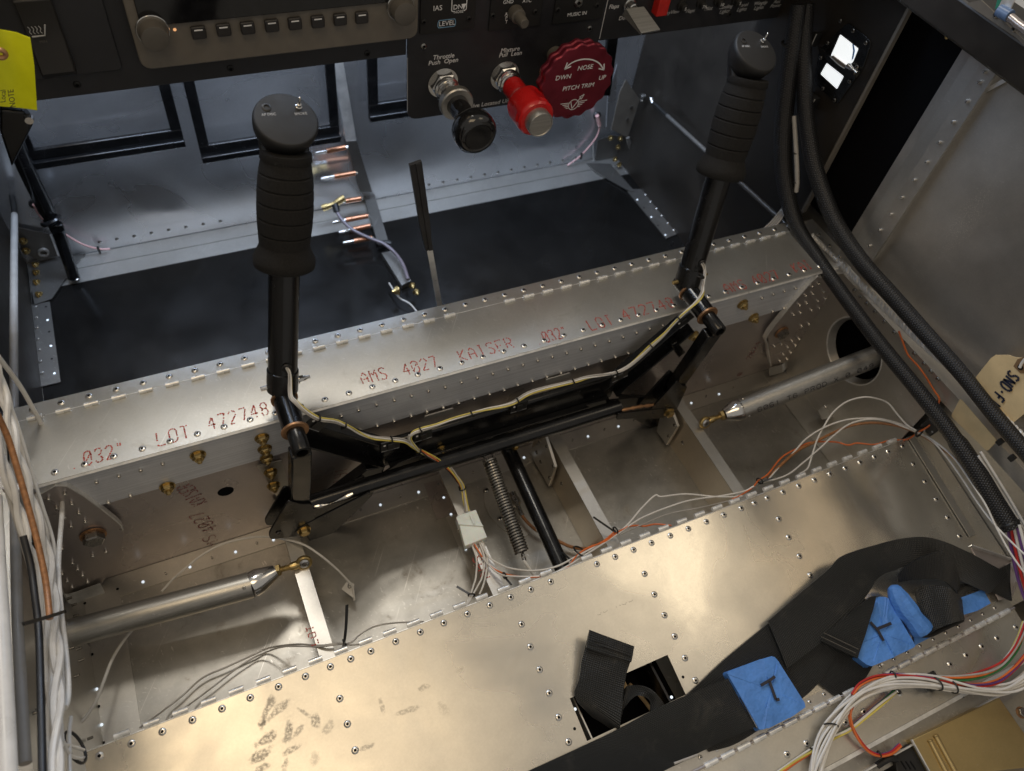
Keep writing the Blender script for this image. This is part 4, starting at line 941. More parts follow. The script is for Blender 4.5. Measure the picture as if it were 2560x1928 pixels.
# ================================================================ instrument panel
Yp = 30.0
PX_, PZ_ = V((1, 0, 0)), V((0, 0, 1))
ip = thing('instrument_panel', 'black instrument panel across the top of the cockpit', 'instrument panel', (11, 30, 17))
def P(c, r, a, b, y=Yp): return Y(T(c, r, a, b), y)
zl = P(0, 0, 330, 875).z
MB().bx((-10, 30.0, zl + .02), (10.62, 30.09, 27)).build('panel_plate', M['blackpaint'], ip, bevel=.02)
MB().bx((-10, 30.09, zl + .02), (10.62, 31.2, zl + .09)).build('flange', M['blackpaint'], ip)
cbl = P(1, 0, 1310, 930, 29.9); cbr = P(1, 0, 2150, 910, 29.9); rtop = P(2, 0, 755, 330, 29.9)
poly = [V((10.62, 29.9, 27)), V((10.66, 29.9, cbr.z)), V((20.22, 29.9, cbr.z)), V((20.26, 29.9, 27))]
pr = rounded(poly, .55, 5)
MB().prism(pr, (0, .10, 0)).build('panel_plate', M['blackpaint'], ip)
MB().bar(V((10.645, 29.88, 16.6)), V((10.66, 29.88, cbr.z + .5)), .02, .02, (0, 1, 0)).build('plate_edge', M['grey'], ip)
MB().bar(V((20.27, 29.88, 20)), V((20.25, 29.88, 16.35)), .025, .02, (0, 1, 0)).build('plate_edge', M['wirewhite'], ip)
zr = P(2, 0, 1100, 300).z
MB().bx((20.28, 29.92, zr + .0), (34, 30.02, 27)).build('panel_plate', M['blackpaint'], ip, bevel=.02)
MB().bx((20.28, 30.02, zr), (34, 31.4, zr + .07)).build('flange', M['blackpaint'], ip)
for q in [(0, 0, 665, 730), (0, 0, 1990, 590), (1, 0, 960, 462)]: inst('panel_screw', BSCREW, P(*q) + V((0, -.0, 0)), AFT, ip, scale=1.1)
for q in [(1, 0, 1447, 400), (2, 0, 668, 247)]: inst('panel_screw', SCREW, P(*q, 29.9), AFT, ip, scale=1.15)
for q in [(2, 0, 1875, 120), (3, 0, 355, 40)]: inst('panel_screw', BSCREW, P(*q, 29.92), AFT, ip, scale=1.1)
def ptext(s, q, size, mat=None, y=29.9, shear=.0, tilt=0.0):
    xd = V((math.cos(tilt), 0, math.sin(tilt))); yd = V((-math.sin(tilt), 0, math.cos(tilt)))
    return lettering(s, 'panel_lettering', P(*q, y), xd, yd, size, mat or M['white'], ip, lift=.006, shear=shear)
ptext('Throttle', (1, 0, 1620, 490), .30, shear=.15); ptext('Push  Open', (1, 0, 1618, 533), .30, shear=.15)
ptext('Mixture', (1, 0, 2195, 430), .30, shear=.15); ptext('Pull  Lean', (1, 0, 2198, 468), .30, shear=.15)
ptext('Fuel Valve Located Under Panel', (1, 0, 2050, 890), .31, shear=.15)
ptext('Flaps', (2, 0, 880, 58), .27, y=29.92, shear=.15); ptext('Down', (2, 0, 975, 155), .27, y=29.92, shear=.15)
for s, q in [('SkyView', (2, 0, 1380, 107)), ('Flaps', (2, 0, 1540, 95)), ('Pilot', (2, 0, 1697, 75)), ('Landing', (2, 0, 1848, 60)), ('Lights', (2, 0, 1835, 100)), ('Panel', (2, 0, 2000, 43)), ('Lights', (2, 0, 1985, 82)), ('Wingtip', (2, 0, 2147, 28)), ('Lights', (2, 0, 2132, 68)), ('Aux', (3, 0, 78, 15)), ('Power', (3, 0, 65, 50)), ('Spare', (3, 0, 215, 2))]:
    ptext(s, q, .26, M['grey'], y=29.92, shear=.2)
# circuit breakers
for s, q in [('5', (2, 0, 1465, 45)), ('7\u00bd', (2, 0, 1630, 28)), ('10', (2, 0, 1780, 10)), ('5', (2, 0, 1935, 0))]:
    c = P(*q, 29.9)
    b = MB().lathe(c, AFT, [(0, .26), (.10, .25), (.12, .2), (.12, .19), (.34, .18), (.37, .15)], 22).build('circuit_breaker', M['capplastic'], ip)
    lettering(s, 'breaker_number', c + V((0, -.38, 0)), PX_, PZ_, .22, M['white'], b, lift=.004)
# ---------------- red guarded button
rb = P(2, 0, 1285, 60, 29.7)
MB().box(rb + V((0, 0, .15)), (.62, .5, 1.0)).build('red_button', M['redbtn'], ip, bevel=.05)
# ---------------- rocker with seat heater icon, inside a raised surround
rk = thing('seat_heater_rocker', 'large black rocker switch with a heated seat icon', 'rocker switch', P(0, 0, 400, 400))
c0, c1 = P(0, 0, 300, 20), P(0, 0, 500, 660)
a, b, c_, d = P(0, 0, 110, 60), P(0, 0, 480, 60), P(0, 0, 670, 620), P(0, 0, 290, 660)
MB().prism(rounded([V((x, 29.98, z)) for x, z in ((a.x - .35, 26), (P(0, 0, 900, 0).x, 26), (P(0, 0, 1060, 590).x, P(0, 0, 1060, 590).z), (-9, P(0, 0, 1060, 590).z - .02))], .2), (0, -.10, 0)).build('surround', M['blackpaint'], rk, bevel=.03)
rx0_, rx1_ = a.x + .1, c_.x
zb, zt = d.z + .08, 20.6
prof = [(29.88, zb), (29.50, zb + .06), (29.40, zb + .28), (29.62, zb + 1.3), (29.66, zb + 2.0), (29.45, zt), (29.88, zt + .1)]
MB().prism([V((rx0_, y, z)) for y, z in prof], (rx1_ - rx0_, 0, 0)).build('rocker', M['button'], rk, bevel=.06)
ic = P(0, 0, 330, 260, 29.6)
for k in range(4): MB().tube([ic + V((-.28 + .11 * k, .0, .14)), ic + V((-.24 + .11 * k, 0, .04)), ic + V((-.28 + .11 * k, 0, -.05)), ic + V((-.24 + .11 * k, 0, -.13))], .013, 6, 4).build('heat_icon', M['grey'], rk)
MB().tube([ic + V((-.26, 0, -.22)), ic + V((.14, 0, -.21)), ic + V((.26, 0, .16))], .03, 6, 0).build('seat_icon', M['grey'], rk)
lettering('MIN', 'rocker_lettering', ic + V((.02, 0, -.42)), PX_, PZ_, .14, M['bezelknob'], rk)
# ---------------- display unit
ds = thing('flight_display', 'brown-grey display unit with two knobs and eight keys', 'display', P(0, 0, 2000, 400))
bl, br, tl, tr = P(0, 0, 1200, 560, 29.6), P(1, 0, 1400, 330, 29.6), P(0, 0, 1105, 190, 29.6), P(1, 0, 1390, 0, 29.6)
bx0, bx1, bz0 = P(0, 0, 1185, 450, 29.45).x, P(1, 0, 1400, 240, 29.45).x, P(0, 0, 1800, 545, 29.45).z
bzt = P(0, 0, 1800, 170, 29.45).z
poly = rounded([V((bx0, 29.45, 27)), V((bx0, 29.45, bz0)), V((bx1, 29.45, bz0)), V((bx1, 29.45, 27))], .45, 5)
MB().prism(poly, (0, .52, 0)).build('bezel', M['bezel'], ds, bevel=.05)
MB().bx((bx0 + .35, 29.36, bzt), (bx1 - .45, 29.45, 27)).build('screen_surround', M['screen'], ds, bevel=.03)
for q in [(0, 0, 1715, 275), (0, 0, 1930, 252), (0, 0, 2138, 235), (1, 0, 135, 215), (1, 0, 335, 197), (1, 0, 532, 180), (1, 0, 725, 162), (1, 0, 912, 145)]:
    c = P(*q, 29.36)
    k = MB().prism(rounded([c + V((-.26, .06, -.25)), c + V((.26, .06, -.25)), c + V((.26, .06, .22)), c + V((-.26, .06, .22))], .08, 3), (0, -.16, 0)).build('key', M['button'], ds, bevel=.04)
    MB().box(c + V((0, -.105, .11)), (.30, .012, .045)).build('key_mark', M['white'], k)
MB().lathe(P(0, 0, 1510, 257, 29.44), AFT, [(0, .06), (.012, .055)], 12).build('indicator', M['led'], ds)
for q in [(0, 0, 1345, 345), (1, 0, 1295, 130)]:
    c = P(*q, 28.75); c = V((c.x, 29.45, c.z))
    kn = MB().lathe(c, AFT, [(0, .52), (.04, .55), (.12, .55), (.16, .50), (.60, .48), (.68, .46), (.70, .40)], 36).build('rotary_knob', M['bezelknob'], ds)
    MB().lathe(c + V((0, -.04, 0)), AFT, [(0, .50), (0, .575), (.05, .58), (.08, .56), (.08, .50)], 36, False).build('knob_ring', M['steel'], kn)
# ---------------- autopilot keypad, radio and audio plates
kp = thing('autopilot_keypad', 'black keypad plate with a blue-outlined LEVEL key', 'keypad', P(1, 0, 1640, 150, 29.85))
k0, k1 = P(1, 0, 1415, 300, 29.85), P(1, 0, 1880, 290, 29.85)
MB().prism(rounded([V((k0.x, 29.88, 27)), V((k0.x, 29.88, k0.z)), V((k1.x, 29.88, k0.z)), V((k1.x, 29.88, 27))], .08), (0, -.06, 0)).build('plate', M['capplastic'], kp, bevel=.015)
def ktext(s, q, size, par, shear=0, mat=None): return lettering(s, 'key_lettering', P(*q, 29.82), PX_, PZ_, size, mat or M['white'], par, lift=.004, shear=shear)
ktext('IAS', (1, 0, 1570, 72), .30, kp); ktext('DN', (1, 0, 1745, 62), .29, kp); ktext('NOSE', (1, 0, 1750, 103), .17, kp); ktext('LEVEL', (1, 0, 1650, 203), .29, kp)
c = P(1, 0, 1795, 58, 29.81); MB().prism([c + V((-.11, 0, .12)), c + V((.11, 0, .12)), c + V((0, 0, -.13))], (0, -.006, 0)).build('arrow_mark', M['white'], kp)
def loop(par, pts, w, mat, name, closed=False):
    mb = MB(); pts = [V(p) for p in pts]; pr_ = list(zip(pts, pts[1:] + (pts[:1] if closed else [])))
    for a, b in pr_[:(None if closed else -0 or len(pts) - 1)]: mb.bar(a, b, w, .006, (0, 1, 0))
    return mb.build(name, mat, par, smooth=False)
c = P(1, 0, 1648, 203, 29.812)
loop(kp, [c + V(v) for v in ((-.40, 0, .05), (-.36, 0, .16), (.36, 0, .16), (.40, 0, .05), (.40, 0, -.09), (.36, 0, -.16), (-.36, 0, -.16), (-.40, 0, -.09))], .028, plain('blue_key_outline', (.22, .42, .62), .5), 'key_outline', True)
c = P(1, 0, 1755, 60, 29.812)
loop(kp, [c + V(v) for v in ((-.22, 0, -.19), (-.33, 0, -.14), (-.34, 0, .5), (.34, 0, .5), (.33, 0, -.14), (.22, 0, -.19))], .035, M['white'], 'key_outline')
for q in [(1, 0, 1447, 190), (1, 0, 1838, 160)]: inst('plate_screw', BSCREW, P(*q, 29.82), AFT, kp, scale=1.0)
rp = thing('radio_selector', 'black selector plate with a pointed knob and GND APT ATC marks', 'selector', P(2, 0, 60, 130, 29.85))
k0, k1 = P(1, 0, 2005, 270, 29.85), P(2, 0, 235, 230, 29.85)
MB().prism([V((k0.x, 29.88, 27)), V((k0.x, 29.88, k0.z)), V((k1.x, 29.88, k0.z)), V((k1.x, 29.88, 27))], (0, -.06, 0)).build('plate', M['capplastic'], rp, bevel=.015)
ktext('GND', (1, 0, 2180, 18), .22, rp); ktext('ATC', (2, 0, 130, 8), .22, rp)
for s, y in (('A', 125), ('P', 157), ('T', 190)): ktext(s, (1, 0, 2163, y), .22, rp)
for q in [(1, 0, 2045, 135), (2, 0, 200, 100)]: inst('plate_screw', BSCREW, P(*q, 29.82), AFT, rp)
c = P(2, 0, 25, 105, 29.82); tip = P(2, 0, 215, 300, 28.7)
kb = MB().lathe(c, AFT, [(0, .34), (.05, .36), (.42, .33), (.45, .27), (.50, .25), (1.0, .215), (1.05, .18)], 26).build('selector_knob', M['bezelknob'], rp)
mu = thing('audio_jack_plate', 'small black plate with a MUSIC IN jack', 'jack plate', P(2, 0, 560, 100, 29.85))
k0, k1 = P(2, 0, 345, 210, 29.85), P(2, 0, 770, 170, 29.85)
MB().prism([V((k0.x, 29.88, 27)), V((k0.x, 29.88, k0.z)), V((k1.x, 29.88, k0.z)), V((k1.x, 29.88, 27))], (0, -.06, 0)).build('plate', M['capplastic'], mu, bevel=.015)
ktext('MUSIC IN', (2, 0, 562, 122), .24, mu)
for q in [(395, 85), (733, 45)]: inst('plate_screw', BSCREW, P(2, 0, *q, 29.82), AFT, mu)
mb = MB(); mb.lathe(P(2, 0, 572, 25, 29.82), AFT, [(0, .22), (.05, .21), (.08, .14), (.08, .08), (.0, .07), (0, .01)], 20, False); mb.build('jack', M['spring'], mu)
# ---------------- flap switch with the long bright paddle
fs = thing('flap_switch', 'flap switch with a flat bare metal paddle stamped FLAPS', 'switch', P(2, 0, 1030, 40, 29.9))
c = P(2, 0, 1010, 40, 29.9)
mb = MB(); mb.lathe(c, AFT, [(0, .34), (.10, .34), (.12, .30)], 6); mb.lathe(c, AFT, [(.12, .26), (.45, .25), (.48, .2)], 20); mb.build('nut', M['steel'], fs, angle=25)
t0a, t0b, t1a, t1b = P(2, 0, 985, 75, 29.3), P(2, 0, 1140, 55, 29.3), P(2, 0, 1115, 285, 28.0), P(2, 0, 1283, 255, 28.0)
n_ = (t0b - t0a).cross(t1a - t0a).normalized()
if n_.z < 0: n_ = -n_
MB().prism([t0a, t0b, t1b, t1a], n_ * -.10).build('paddle', M['tube'], fs, bevel=.02)
MB().prism([t0a, t1a, t1a + n_ * -.1, t0a + V((-.05, .1, -.35))], (t0b - t0a).normalized() * .05).build('paddle_web', M['tube'], fs)
xd = (t1b - t1a).normalized(); yd = n_.cross(xd)
lettering('FLAPS', 'paddle_lettering', t0a.lerp(t1a, .80) + (t0b - t0a) * .52, xd, yd, .24, M['edge'], fs, lift=.006)

# ================================================================ engine controls
th = thing('throttle_control', 'black throttle plunger with a knurled friction ring', 'throttle', P(1, 0, 1620, 740, 29.9))
c = P(1, 0, 1640, 755, 29.5); tx, tz = c.x, c.z
TY = 29.88
mb = MB(); mb.lathe((tx, TY, tz), AFT, [(0, .72), (.05, .72)], 28); mb.lathe((tx, TY - .05, tz), AFT, [(0, .66), (.34, .66), (.42, .58)], 6); mb.build('hex_nut', M['steel'], th, angle=25)
MB().lathe((tx, TY, tz), AFT, [(.36, .55), (.50, .58), (.58, .58), (.62, .48), (.68, .51), (.76, .51), (.82, .40), (1.55, .40)], 30).build('barrel', M['steel'], th)
MB().lathe((tx, TY, tz), AFT, [(1.45, .36), (1.45, .72), (1.50, .77), (1.76, .77), (1.82, .72), (1.82, .3)], 96, False, 0, lambda r, t: r * (1 + (.018 * math.sin(t * 48) if r > .6 else 0))).build('friction_ring', M['tube'], th)
MB().lathe((tx, TY, tz), AFT, [(1.75, .50), (2.5, .46), (2.85, .46), (3.05, .54), (3.25, .80), (3.45, .92), (3.75, .96), (4.05, .93), (4.24, .78), (4.27, .72), (4.28, .64), (4.25, .60), (4.24, .01)], 44).build('plunger_knob', M['gloss'], th)
mx = thing('mixture_control', 'bright red fluted mixture knob with a silver push button', 'mixture knob', P(1, 0, 2160, 680, 29.9))
c = P(1, 0, 2175, 690, 29.5); mx0, mz0 = c.x, c.z
mb = MB(); mb.lathe((mx0, TY, mz0), AFT, [(0, .72), (.05, .72)], 28); mb.lathe((mx0, TY - .05, mz0), AFT, [(0, .66), (.34, .66), (.42, .58)], 6); mb.build('hex_nut', M['steel'], mx, angle=25)
MB().lathe((mx0, TY, mz0), AFT, [(.36, .55), (.50, .58), (.58, .58), (.62, .48), (.68, .51), (.76, .51), (.82, .40), (1.3, .40)], 30).build('barrel', M['steel'], mx)
def flute(r, t): return r * (1 - (.13 * max(0, math.cos(t * 3)) ** 1.5 if r > .87 else 0))
MB().lathe((mx0, TY, mz0), AFT, [(.95, .40), (.95, .50), (1.7, .52), (2.0, .60), (2.25, .84), (2.4, .90), (3.05, .88), (3.2, .86), (3.3, .88), (3.5, .86), (3.60, .78), (3.60, .5)], 64, True, 0, flute).build('knob', M['red'], mx)
MB().lathe((mx0, TY, mz0), AFT, [(3.5, .60), (4.0, .60), (4.06, .57), (4.06, .53), (4.03, .51), (4.03, .01)], 36).build('push_button', M['tube'], mx)
tw = thing('pitch_trim_wheel', 'scalloped red anodised wheel marked PITCH TRIM', 'trim wheel', (17.8, 27.5, 15.85))
wc = P(2, 0, 565, 715, 27.45)
def scal(r, t): return r * (1 + (.028 * math.cos(t * 17) if r > 1.5 else 0))
MB().lathe((wc.x, 28.05, wc.z), AFT, [(0, .5), (0, 1.70), (.06, 1.80), (.22, 1.82), (.28, 1.76), (.36, 1.76), (.42, 1.83), (.56, 1.83), (.62, 1.78), (.63, 1.70), (.63, .01)], 160, False, 0, scal).build('wheel', M['redano'], tw, angle=30)
MB().lathe((wc.x, 29.9, wc.z), AFT, [(0, .4), (1.9, .4)], 20).build('hub', M['bezelknob'], tw)
wf = 27.418
def wt(s, q, size): return lettering(s, 'wheel_lettering', Y(T(2, 0, *q), wf), PX_, PZ_, size, M['white'], tw, lift=.004, shear=.12)
wt('NOSE', (632, 585), .31); wt('DWN', (442, 670), .31); wt('UP', (778, 672), .31); wt('PITCH TRIM', (573, 752), .31)
ac = [Y(T(2, 0, *q), wf - .006) for q in [(455, 600), (500, 555), (560, 525), (630, 512), (700, 520), (755, 550), (795, 605)]]
mb = MB(); cu = catmull(ac, 5)
for a, b in zip(cu[:-1], cu[1:]): mb.bar(a, b + (b - a) * .1, .06, .006, (0, 1, 0))
for tipp, back in ((cu[0], (cu[4] - cu[0]).normalized()), (cu[-1], (cu[-5] - cu[-1]).normalized())):
    s = V((-back.z, 0, back.x))
    for k in (-1, 1): mb.bar(tipp, tipp + (back + s * k * .55).normalized() * .32, .055, .006, (0, 1, 0))
mb.build('direction_arrow', M['white'], tw, smooth=False)
# winged badge: circle with a V check mark and stepped wings
e0_ = Y(T(2, 0, 530, 905), wf - .006); mb = MB()
cir = [e0_ + V((.26 * math.cos(k * math.pi / 12), 0, .26 * math.sin(k * math.pi / 12))) for k in range(25)]
for a, b in zip(cir[:-1], cir[1:]): mb.bar(a, b, .03, .006, (0, 1, 0))
vv = [(-.16, .16), (-.04, -.2), (.32, .32), (.36, .22), (.48, .46), (.26, .36), (.32, .33)]
for a, b in zip(vv[:-1], vv[1:]): mb.bar(e0_ + V((a[0], 0, a[1])), e0_ + V((b[0], 0, b[1])), .035, .006, (0, 1, 0))
for sg in (-1, 1):
    for z0, x1 in ((.12, .70), (.03, .58), (-.06, .48), (-.15, .38)):
        mb.bar(e0_ + V((sg * .26, 0, z0)), e0_ + V((sg * x1, 0, z0 + .015)), .03, .006, (0, 1, 0))
mb.build('winged_badge', M['white'], tw, smooth=False)
mb = MB(); mb.lathe(P(2, 0, 262, 620, 28.3), AFT, [(0, .16), (.3, .16)], 14); mb.build('bushing', M['cad'], tw)
# ================================================================ forward footwell
def frame(label, x0, x1, z0, z1, w=.55, lip=.45):
    t = thing('footwell_support', label, 'frame', ((x0 + x1) / 2, 39.6, z0), 'black frames under the panel')
    MB().bx((x0, 39.45, z0 + lip), (x0 + w, 39.7, z1)).build('side_bar', M['blackgloss'], t, bevel=.05)
    MB().bx((x1 - w, 39.45, z0 + lip), (x1, 39.7, z1)).build('side_bar', M['blackgloss'], t, bevel=.05)
    MB().bx((x0, 39.44, z0 + lip - .02), (x1, 39.71, z0 + lip + w)).build('cross_bar', M['blackgloss'], t, bevel=.05)
    MB().bx((x0, 39.2, z0), (x1, 39.71, z0 + lip - .04)).build('lip', M['blackgloss'], t, bevel=.05)
    return t
frame('left black frame below the display, holding a tubular brace', -6.5, 1.2, 7.25, 13.2)
frame('middle black frame behind the left stick head', 1.86, 9.85, 6.0, 13.2)
frame('small black frame left of the throttle plate', 11.68, 15.6, 7.0, 13.2, .6)
br_ = thing('tubular_brace', 'slanted black tube running down to the left floor corner', 'brace', (-6.6, 38.3, 0))
MB().tube([Y(T(0, 0, 20, 900), 38.6), Y(T(0, 0, 170, 1330), 38.9), Y(T(0, 1, 400, 150), 39.0), Y(T(0, 1, 500, 330), 38.9), Z(T(0, 1, 640, 735), .35)], lambda t: .42 if t < .55 else .33, 16, 4).build('tube', M['blackgloss'], br_)
MB().torus(Y(T(0, 1, 440, 240), 38.7), (.3, -.4, -1), .45, .14, 18, 8).build('clamp', M['blackgloss'], br_)
MB().box(Y(T(0, 1, 490, 300), 38.6), (.7, .4, .5)).build('clamp_block', M['blackgloss'], br_, bevel=.06)
inst('foot_screw', SCREW, Z(T(0, 1, 660, 745), .4), UP, br_, scale=1.2)
# centre stiffener: angle down the firewall, then along the floor
cs_ = thing('firewall_stiffener', 'pale metal channel down the firewall and along the forward floor', 'channel', (11.3, 39, 0))
A = [Y(T(1, 0, 670, 590), 40.2), Y(T(1, 0, 762, 580), 40.2), Y(T(1, 0, 868, 1215), 40.2), Y(T(1, 0, 780, 1222), 40.2)]
MB().prism([A[0] + (A[0] - A[3]) * .6, A[1] + (A[1] - A[2]) * .6, A[2], A[3]], (0, .3, 0)).build('firewall_angle', M['edge'], cs_)
Bq = [Y(T(1, 0, 782, 1225), 40.15), Y(T(1, 0, 868, 1218), 40.15), Y(T(1, 0, 1005, 1660), 40.0), Y(T(1, 0, 900, 1660), 40.0)]
MB().prism(Bq, (0, .3, 0)).build('firewall_angle', M['darkmetal'], cs_)
Cq = [Z(T(1, 1, *q), .5) for q in [(925, 0), (1020, 0), (1140, 410), (1050, 430)]]
MB().prism(Cq, (0, 0, -.42)).build('floor_channel', M['darkmetal'], cs_)
Dq = [Z(T(1, 1, *q), .42) for q in [(1085, 520), (1180, 500), (1340, 760), (1260, 800)]]
MB().prism(Dq, (0, 0, -.35)).build('floor_channel', M['darkmetal'], cs_)
MB().tube([Z(T(1, 1, *q), .6) for q in [(1050, 460), (1110, 430), (1170, 440)]], .16, 10).build('hose_clip', M['ziptie'], cs_)
for q in [(1350, 800), (1385, 855)]: inst('brass_fitting', NUTS, Z(T(1, 1, *q), .9), AFT, cs_)
# clecos (temporary skin fasteners)
def cleco(label, a, b):
    a, b = V(a), V(b); t = thing('temporary_fastener', label, 'cleco', a, 'copper cleco fasteners')
    d = (b - a).normalized(); L = (b - a).length
    MB().lathe(a, d, [(0, .16), (L * .62, .16), (L * .62, .12)], 16).build('body', M['copper'], t)
    MB().torus(a + d * L * .46, d, .165, .03, 18, 6).build('collar', M['bronze'], t)
    MB().lathe(a + d * L * .62, d, [(0, .10), (L * .34, .10), (L * .38, .06)], 12).build('plunger', M['steel'], t)
    MB().lathe(a - d * .14, d, [(0, .07), (.15, .1)], 10).build('nose', M['steel'], t)
cl = [('uppermost copper fastener on the stiffener', Y(T(1, 0, 775, 1272), 39.9), Y(T(1, 0, 510, 1328), 39.9)), ('second copper fastener down the stiffener', Y(T(1, 0, 858, 1495), 39.8), Y(T(1, 0, 560, 1545), 39.8)),
      ('copper fastener at the brass elbow', Y(T(1, 1, 905, 50), 39.3), Y(T(1, 1, 690, 85), 39.3)), ('copper fastener just below the brass elbow', Z(T(1, 1, 965, 200), 1.3), Z(T(1, 1, 660, 258), 1.3)),
      ('thin copper fastener in the middle of the lower three', Z(T(1, 1, 985, 285), 1.1), Z(T(1, 1, 715, 345), 1.1)), ('lowest copper fastener, mirrored in the dark floor', Z(T(1, 1, 1000, 390), .9), Z(T(1, 1, 750, 435), .9))]
for c in cl: cleco(*c)
el_ = thing('brass_elbow', 'brass pipe elbow with a lilac hose running aft', 'hose', Y(T(1, 1, 680, 100), 38.6))
MB().tube([Y(T(1, 1, 575, 132), 38.8), Y(T(1, 1, 660, 105), 38.7), Y(T(1, 1, 765, 45), 38.8)], lambda t: .17 if .25 < t < .7 else .22, 8, 4).build('elbow', M['cad'], el_, angle=20)
MB().tube([Z(T(1, 1, *q), z) for q, z in [((680, 110), 2.0), ((700, 170), 1.9), ((770, 265), 1.6), ((860, 335), 1.4), ((1000, 400), 1.1), ((1110, 445), 1.0), ((1200, 520), .9), ((1270, 620), .9), ((1315, 750), .9)]], .105, 12).build('hose', M['lilac'], el_)
MB().tube([Z(T(1, 1, 680, 100), 2.2), Z(T(1, 1, 700, 165), 1.9)], .22, 10, 0).build('hose_nut', M['ziptie'], el_)
MB().tube([Z(T(1, 1, *q), .5) for q in [(1150, 780), (1230, 900), (1330, 960), (1400, 1040)]], .05, 8).build('small_wire', M['wiregrey'], el_)
inst('tee_fitting', NUT, Z(T(1, 1, 1230, 845), 1.0), LF, el_, scale=1.0)
# taped upright strip
tb = thing('taped_strip', 'upright metal strip with its top wrapped in black tape', 'strip', (11.4, 24, 0))
t0, t1, t2 = Y(T(1, 0, 1375, 1405), 24), Y(T(1, 1, 1490, 485), 24), Y(T(1, 1, 1575, 940), 24)
MB().bar(t0 + (t1 - t0) * .5, t2 + (t2 - t1) * 2.0, .26, .07, (0, 1, 0)).build('strip', M['edge'], tb)
pth = [t0, t0.lerp(t1, .3), t0.lerp(t1, .7), t1]
MB().ribbon([(p, V((w, 0, .05))) for p, w in zip(pth, (.25, .24, .22, .14))], .16, 8).build('tape_wrap', M['blacktape'], tb)
MB().ribbon([(p + V((.08, -.09, 0)), V((.09, 0, .0))) for p in pth], .1, 8).build('tape_fold', M['blacktape'], tb)
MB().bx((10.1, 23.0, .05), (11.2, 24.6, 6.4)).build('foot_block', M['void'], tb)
# corner gussets with gold nuts
gl_ = thing('corner_gusset', 'dark corner plate with gold nuts at the left firewall foot', 'gusset', (-8, 39, 0))
MB().prism([Z(T(0, 1, *q), .14) for q in [(230, 600), (500, 556), (742, 530), (640, 640), (450, 920), (300, 970)]], (0, 0, .05)).build('plate', M['darkmetal'], gl_)
MB().prism([Y(T(0, 1, *q), 40.3) for q in [(150, 300), (430, 362), (505, 548), (310, 580), (180, 500)]], (0, .06, 0)).build('upright_plate', M['darkmetal'], gl_)
MB().bar(Y(T(0, 1, 437, 365), 40.2), Y(T(0, 1, 505, 545), 40.2), .05, .08).build('bright_edge', M['edge'], gl_)
for q in [(225, 500), (200, 415)]: inst('gold_nut', NUTS, Y(T(0, 1, *q), 40.2), AFT, gl_)
for q in [(300, 630), (305, 695), (310, 780), (330, 885)]: inst('gold_nut', NUTS, Z(T(0, 1, *q), .2), V((1, 0, .6)), gl_)
MB().lathe(Y(T(0, 1, 375, 510), 40.25), AFT, [(0, .3), (.15, .28), (.15, .18), (0, .17)], 18, False).build('bolt_boss', M['wall'], gl_)
gr_ = thing('corner_gusset', 'grey corner plate with gold nuts at the right firewall foot', 'gusset', (30, 39, 0))
MB().prism([Z(T(2, 0, *q), .14) for q in [(645, 1412), (850, 1420), (1060, 1660), (1000, 1650), (720, 1490)]], (0, 0, .05)).build('plate', M['darkmetal'], gr_)
MB().prism([Y(T(2, 0, *q), 40.2) for q in [(740, 1215), (870, 1170), (1000, 1180), (1100, 1540), (850, 1370), (720, 1380)]], (0, .06, 0)).build('upright_plate', M['darkmetal'], gr_)
MB().prism([Y(T(2, 0, *q), 39.2) for q in [(985, 690), (1105, 860), (1000, 1190), (858, 1120), (930, 800)]], (0, .06, 0)).build('angle_sheet', M['bezel'], gr_)
MB().bar(Y(T(2, 0, 1000, 1190), 39.0), Y(T(2, 0, 1090, 1540), 39.0), .12, .25).build('angle_edge', M['wall'], gr_)
MB().bar(Y(T(2, 0, 700, 1240), 40.0), Y(T(2, 0, 705, 1390), 40.0), .05, .08).build('bright_edge', M['edge'], gr_)
for q in [(935, 1195), (915, 1270), (850, 1190), (890, 1375), (925, 1420), (970, 1490), (1035, 1555)]: inst('gold_nut', NUTS, Y(T(2, 0, *q), 39.0), AFT, gr_, scale=.9)
for q in [(1030, 925), (995, 1030)]: inst('rivet', DARKR, Y(T(2, 0, *q), 39.15), AFT, gr_)
# black upright strap behind the trim wheel
st_ = thing('black_upright', 'flat black upright strap behind the trim wheel', 'strap', Y(T(2, 0, 830, 800), 33))
MB().prism([Y(T(2, 0, *q), 33) for q in [(830, 300), (920, 330), (850, 830), (790, 830)]], (0, .25, 0)).build('strap', M['blackgloss'], st_, bevel=.03)
MB().prism([Y(T(2, 0, *q), 37) for q in [(910, 560), (900, 850), (850, 1130), (815, 1100), (830, 820)]], (0, .1, 0)).build('pale_strip', M['firewall'], st_)
# rudder cables
rc = thing('rudder_cable', 'grey rudder cable slanting behind the right stick', 'cable', (30, 30, 4))
ra, rb_ = X(T(2, 0, 1215, 885), 30.6), X(T(3, 1, 235, 345), 30.4)
MB().tube([ra, ra.lerp(rb_, .13)], .13, 10, 0).build('fork_sleeve', M['ziptie'], rc)
MB().tube([ra.lerp(rb_, .12), rb_], .13, 12, 0).build('cable', M['rudder'], rc)
mb = MB(); mb.lathe(X(T(2, 0, 1140, 840), 30.6), LF, [(0, .26), (.2, .26), (.28, .15)], 14); mb.lathe(X(T(2, 0, 1200, 850), 30.5), V((0, -1, -.6)), [(0, .14), (.35, .12)], 10); mb.build('fork_bolt', M['spring'], rc)
lc = thing('rudder_cable', 'grey sheathed rudder cable running aft along the left wall', 'cable', (-8, 28, 6))
lp = [X(T(*q), -8.1) for q in [(0, 1, 125, 190), (0, 1, 120, 700), (0, 1, 120, 1600), (0, 2, 125, 500), (0, 2, 130, 1100), (0, 3, 150, 300), (0, 3, 180, 900), (0, 3, 220, 1600)]]
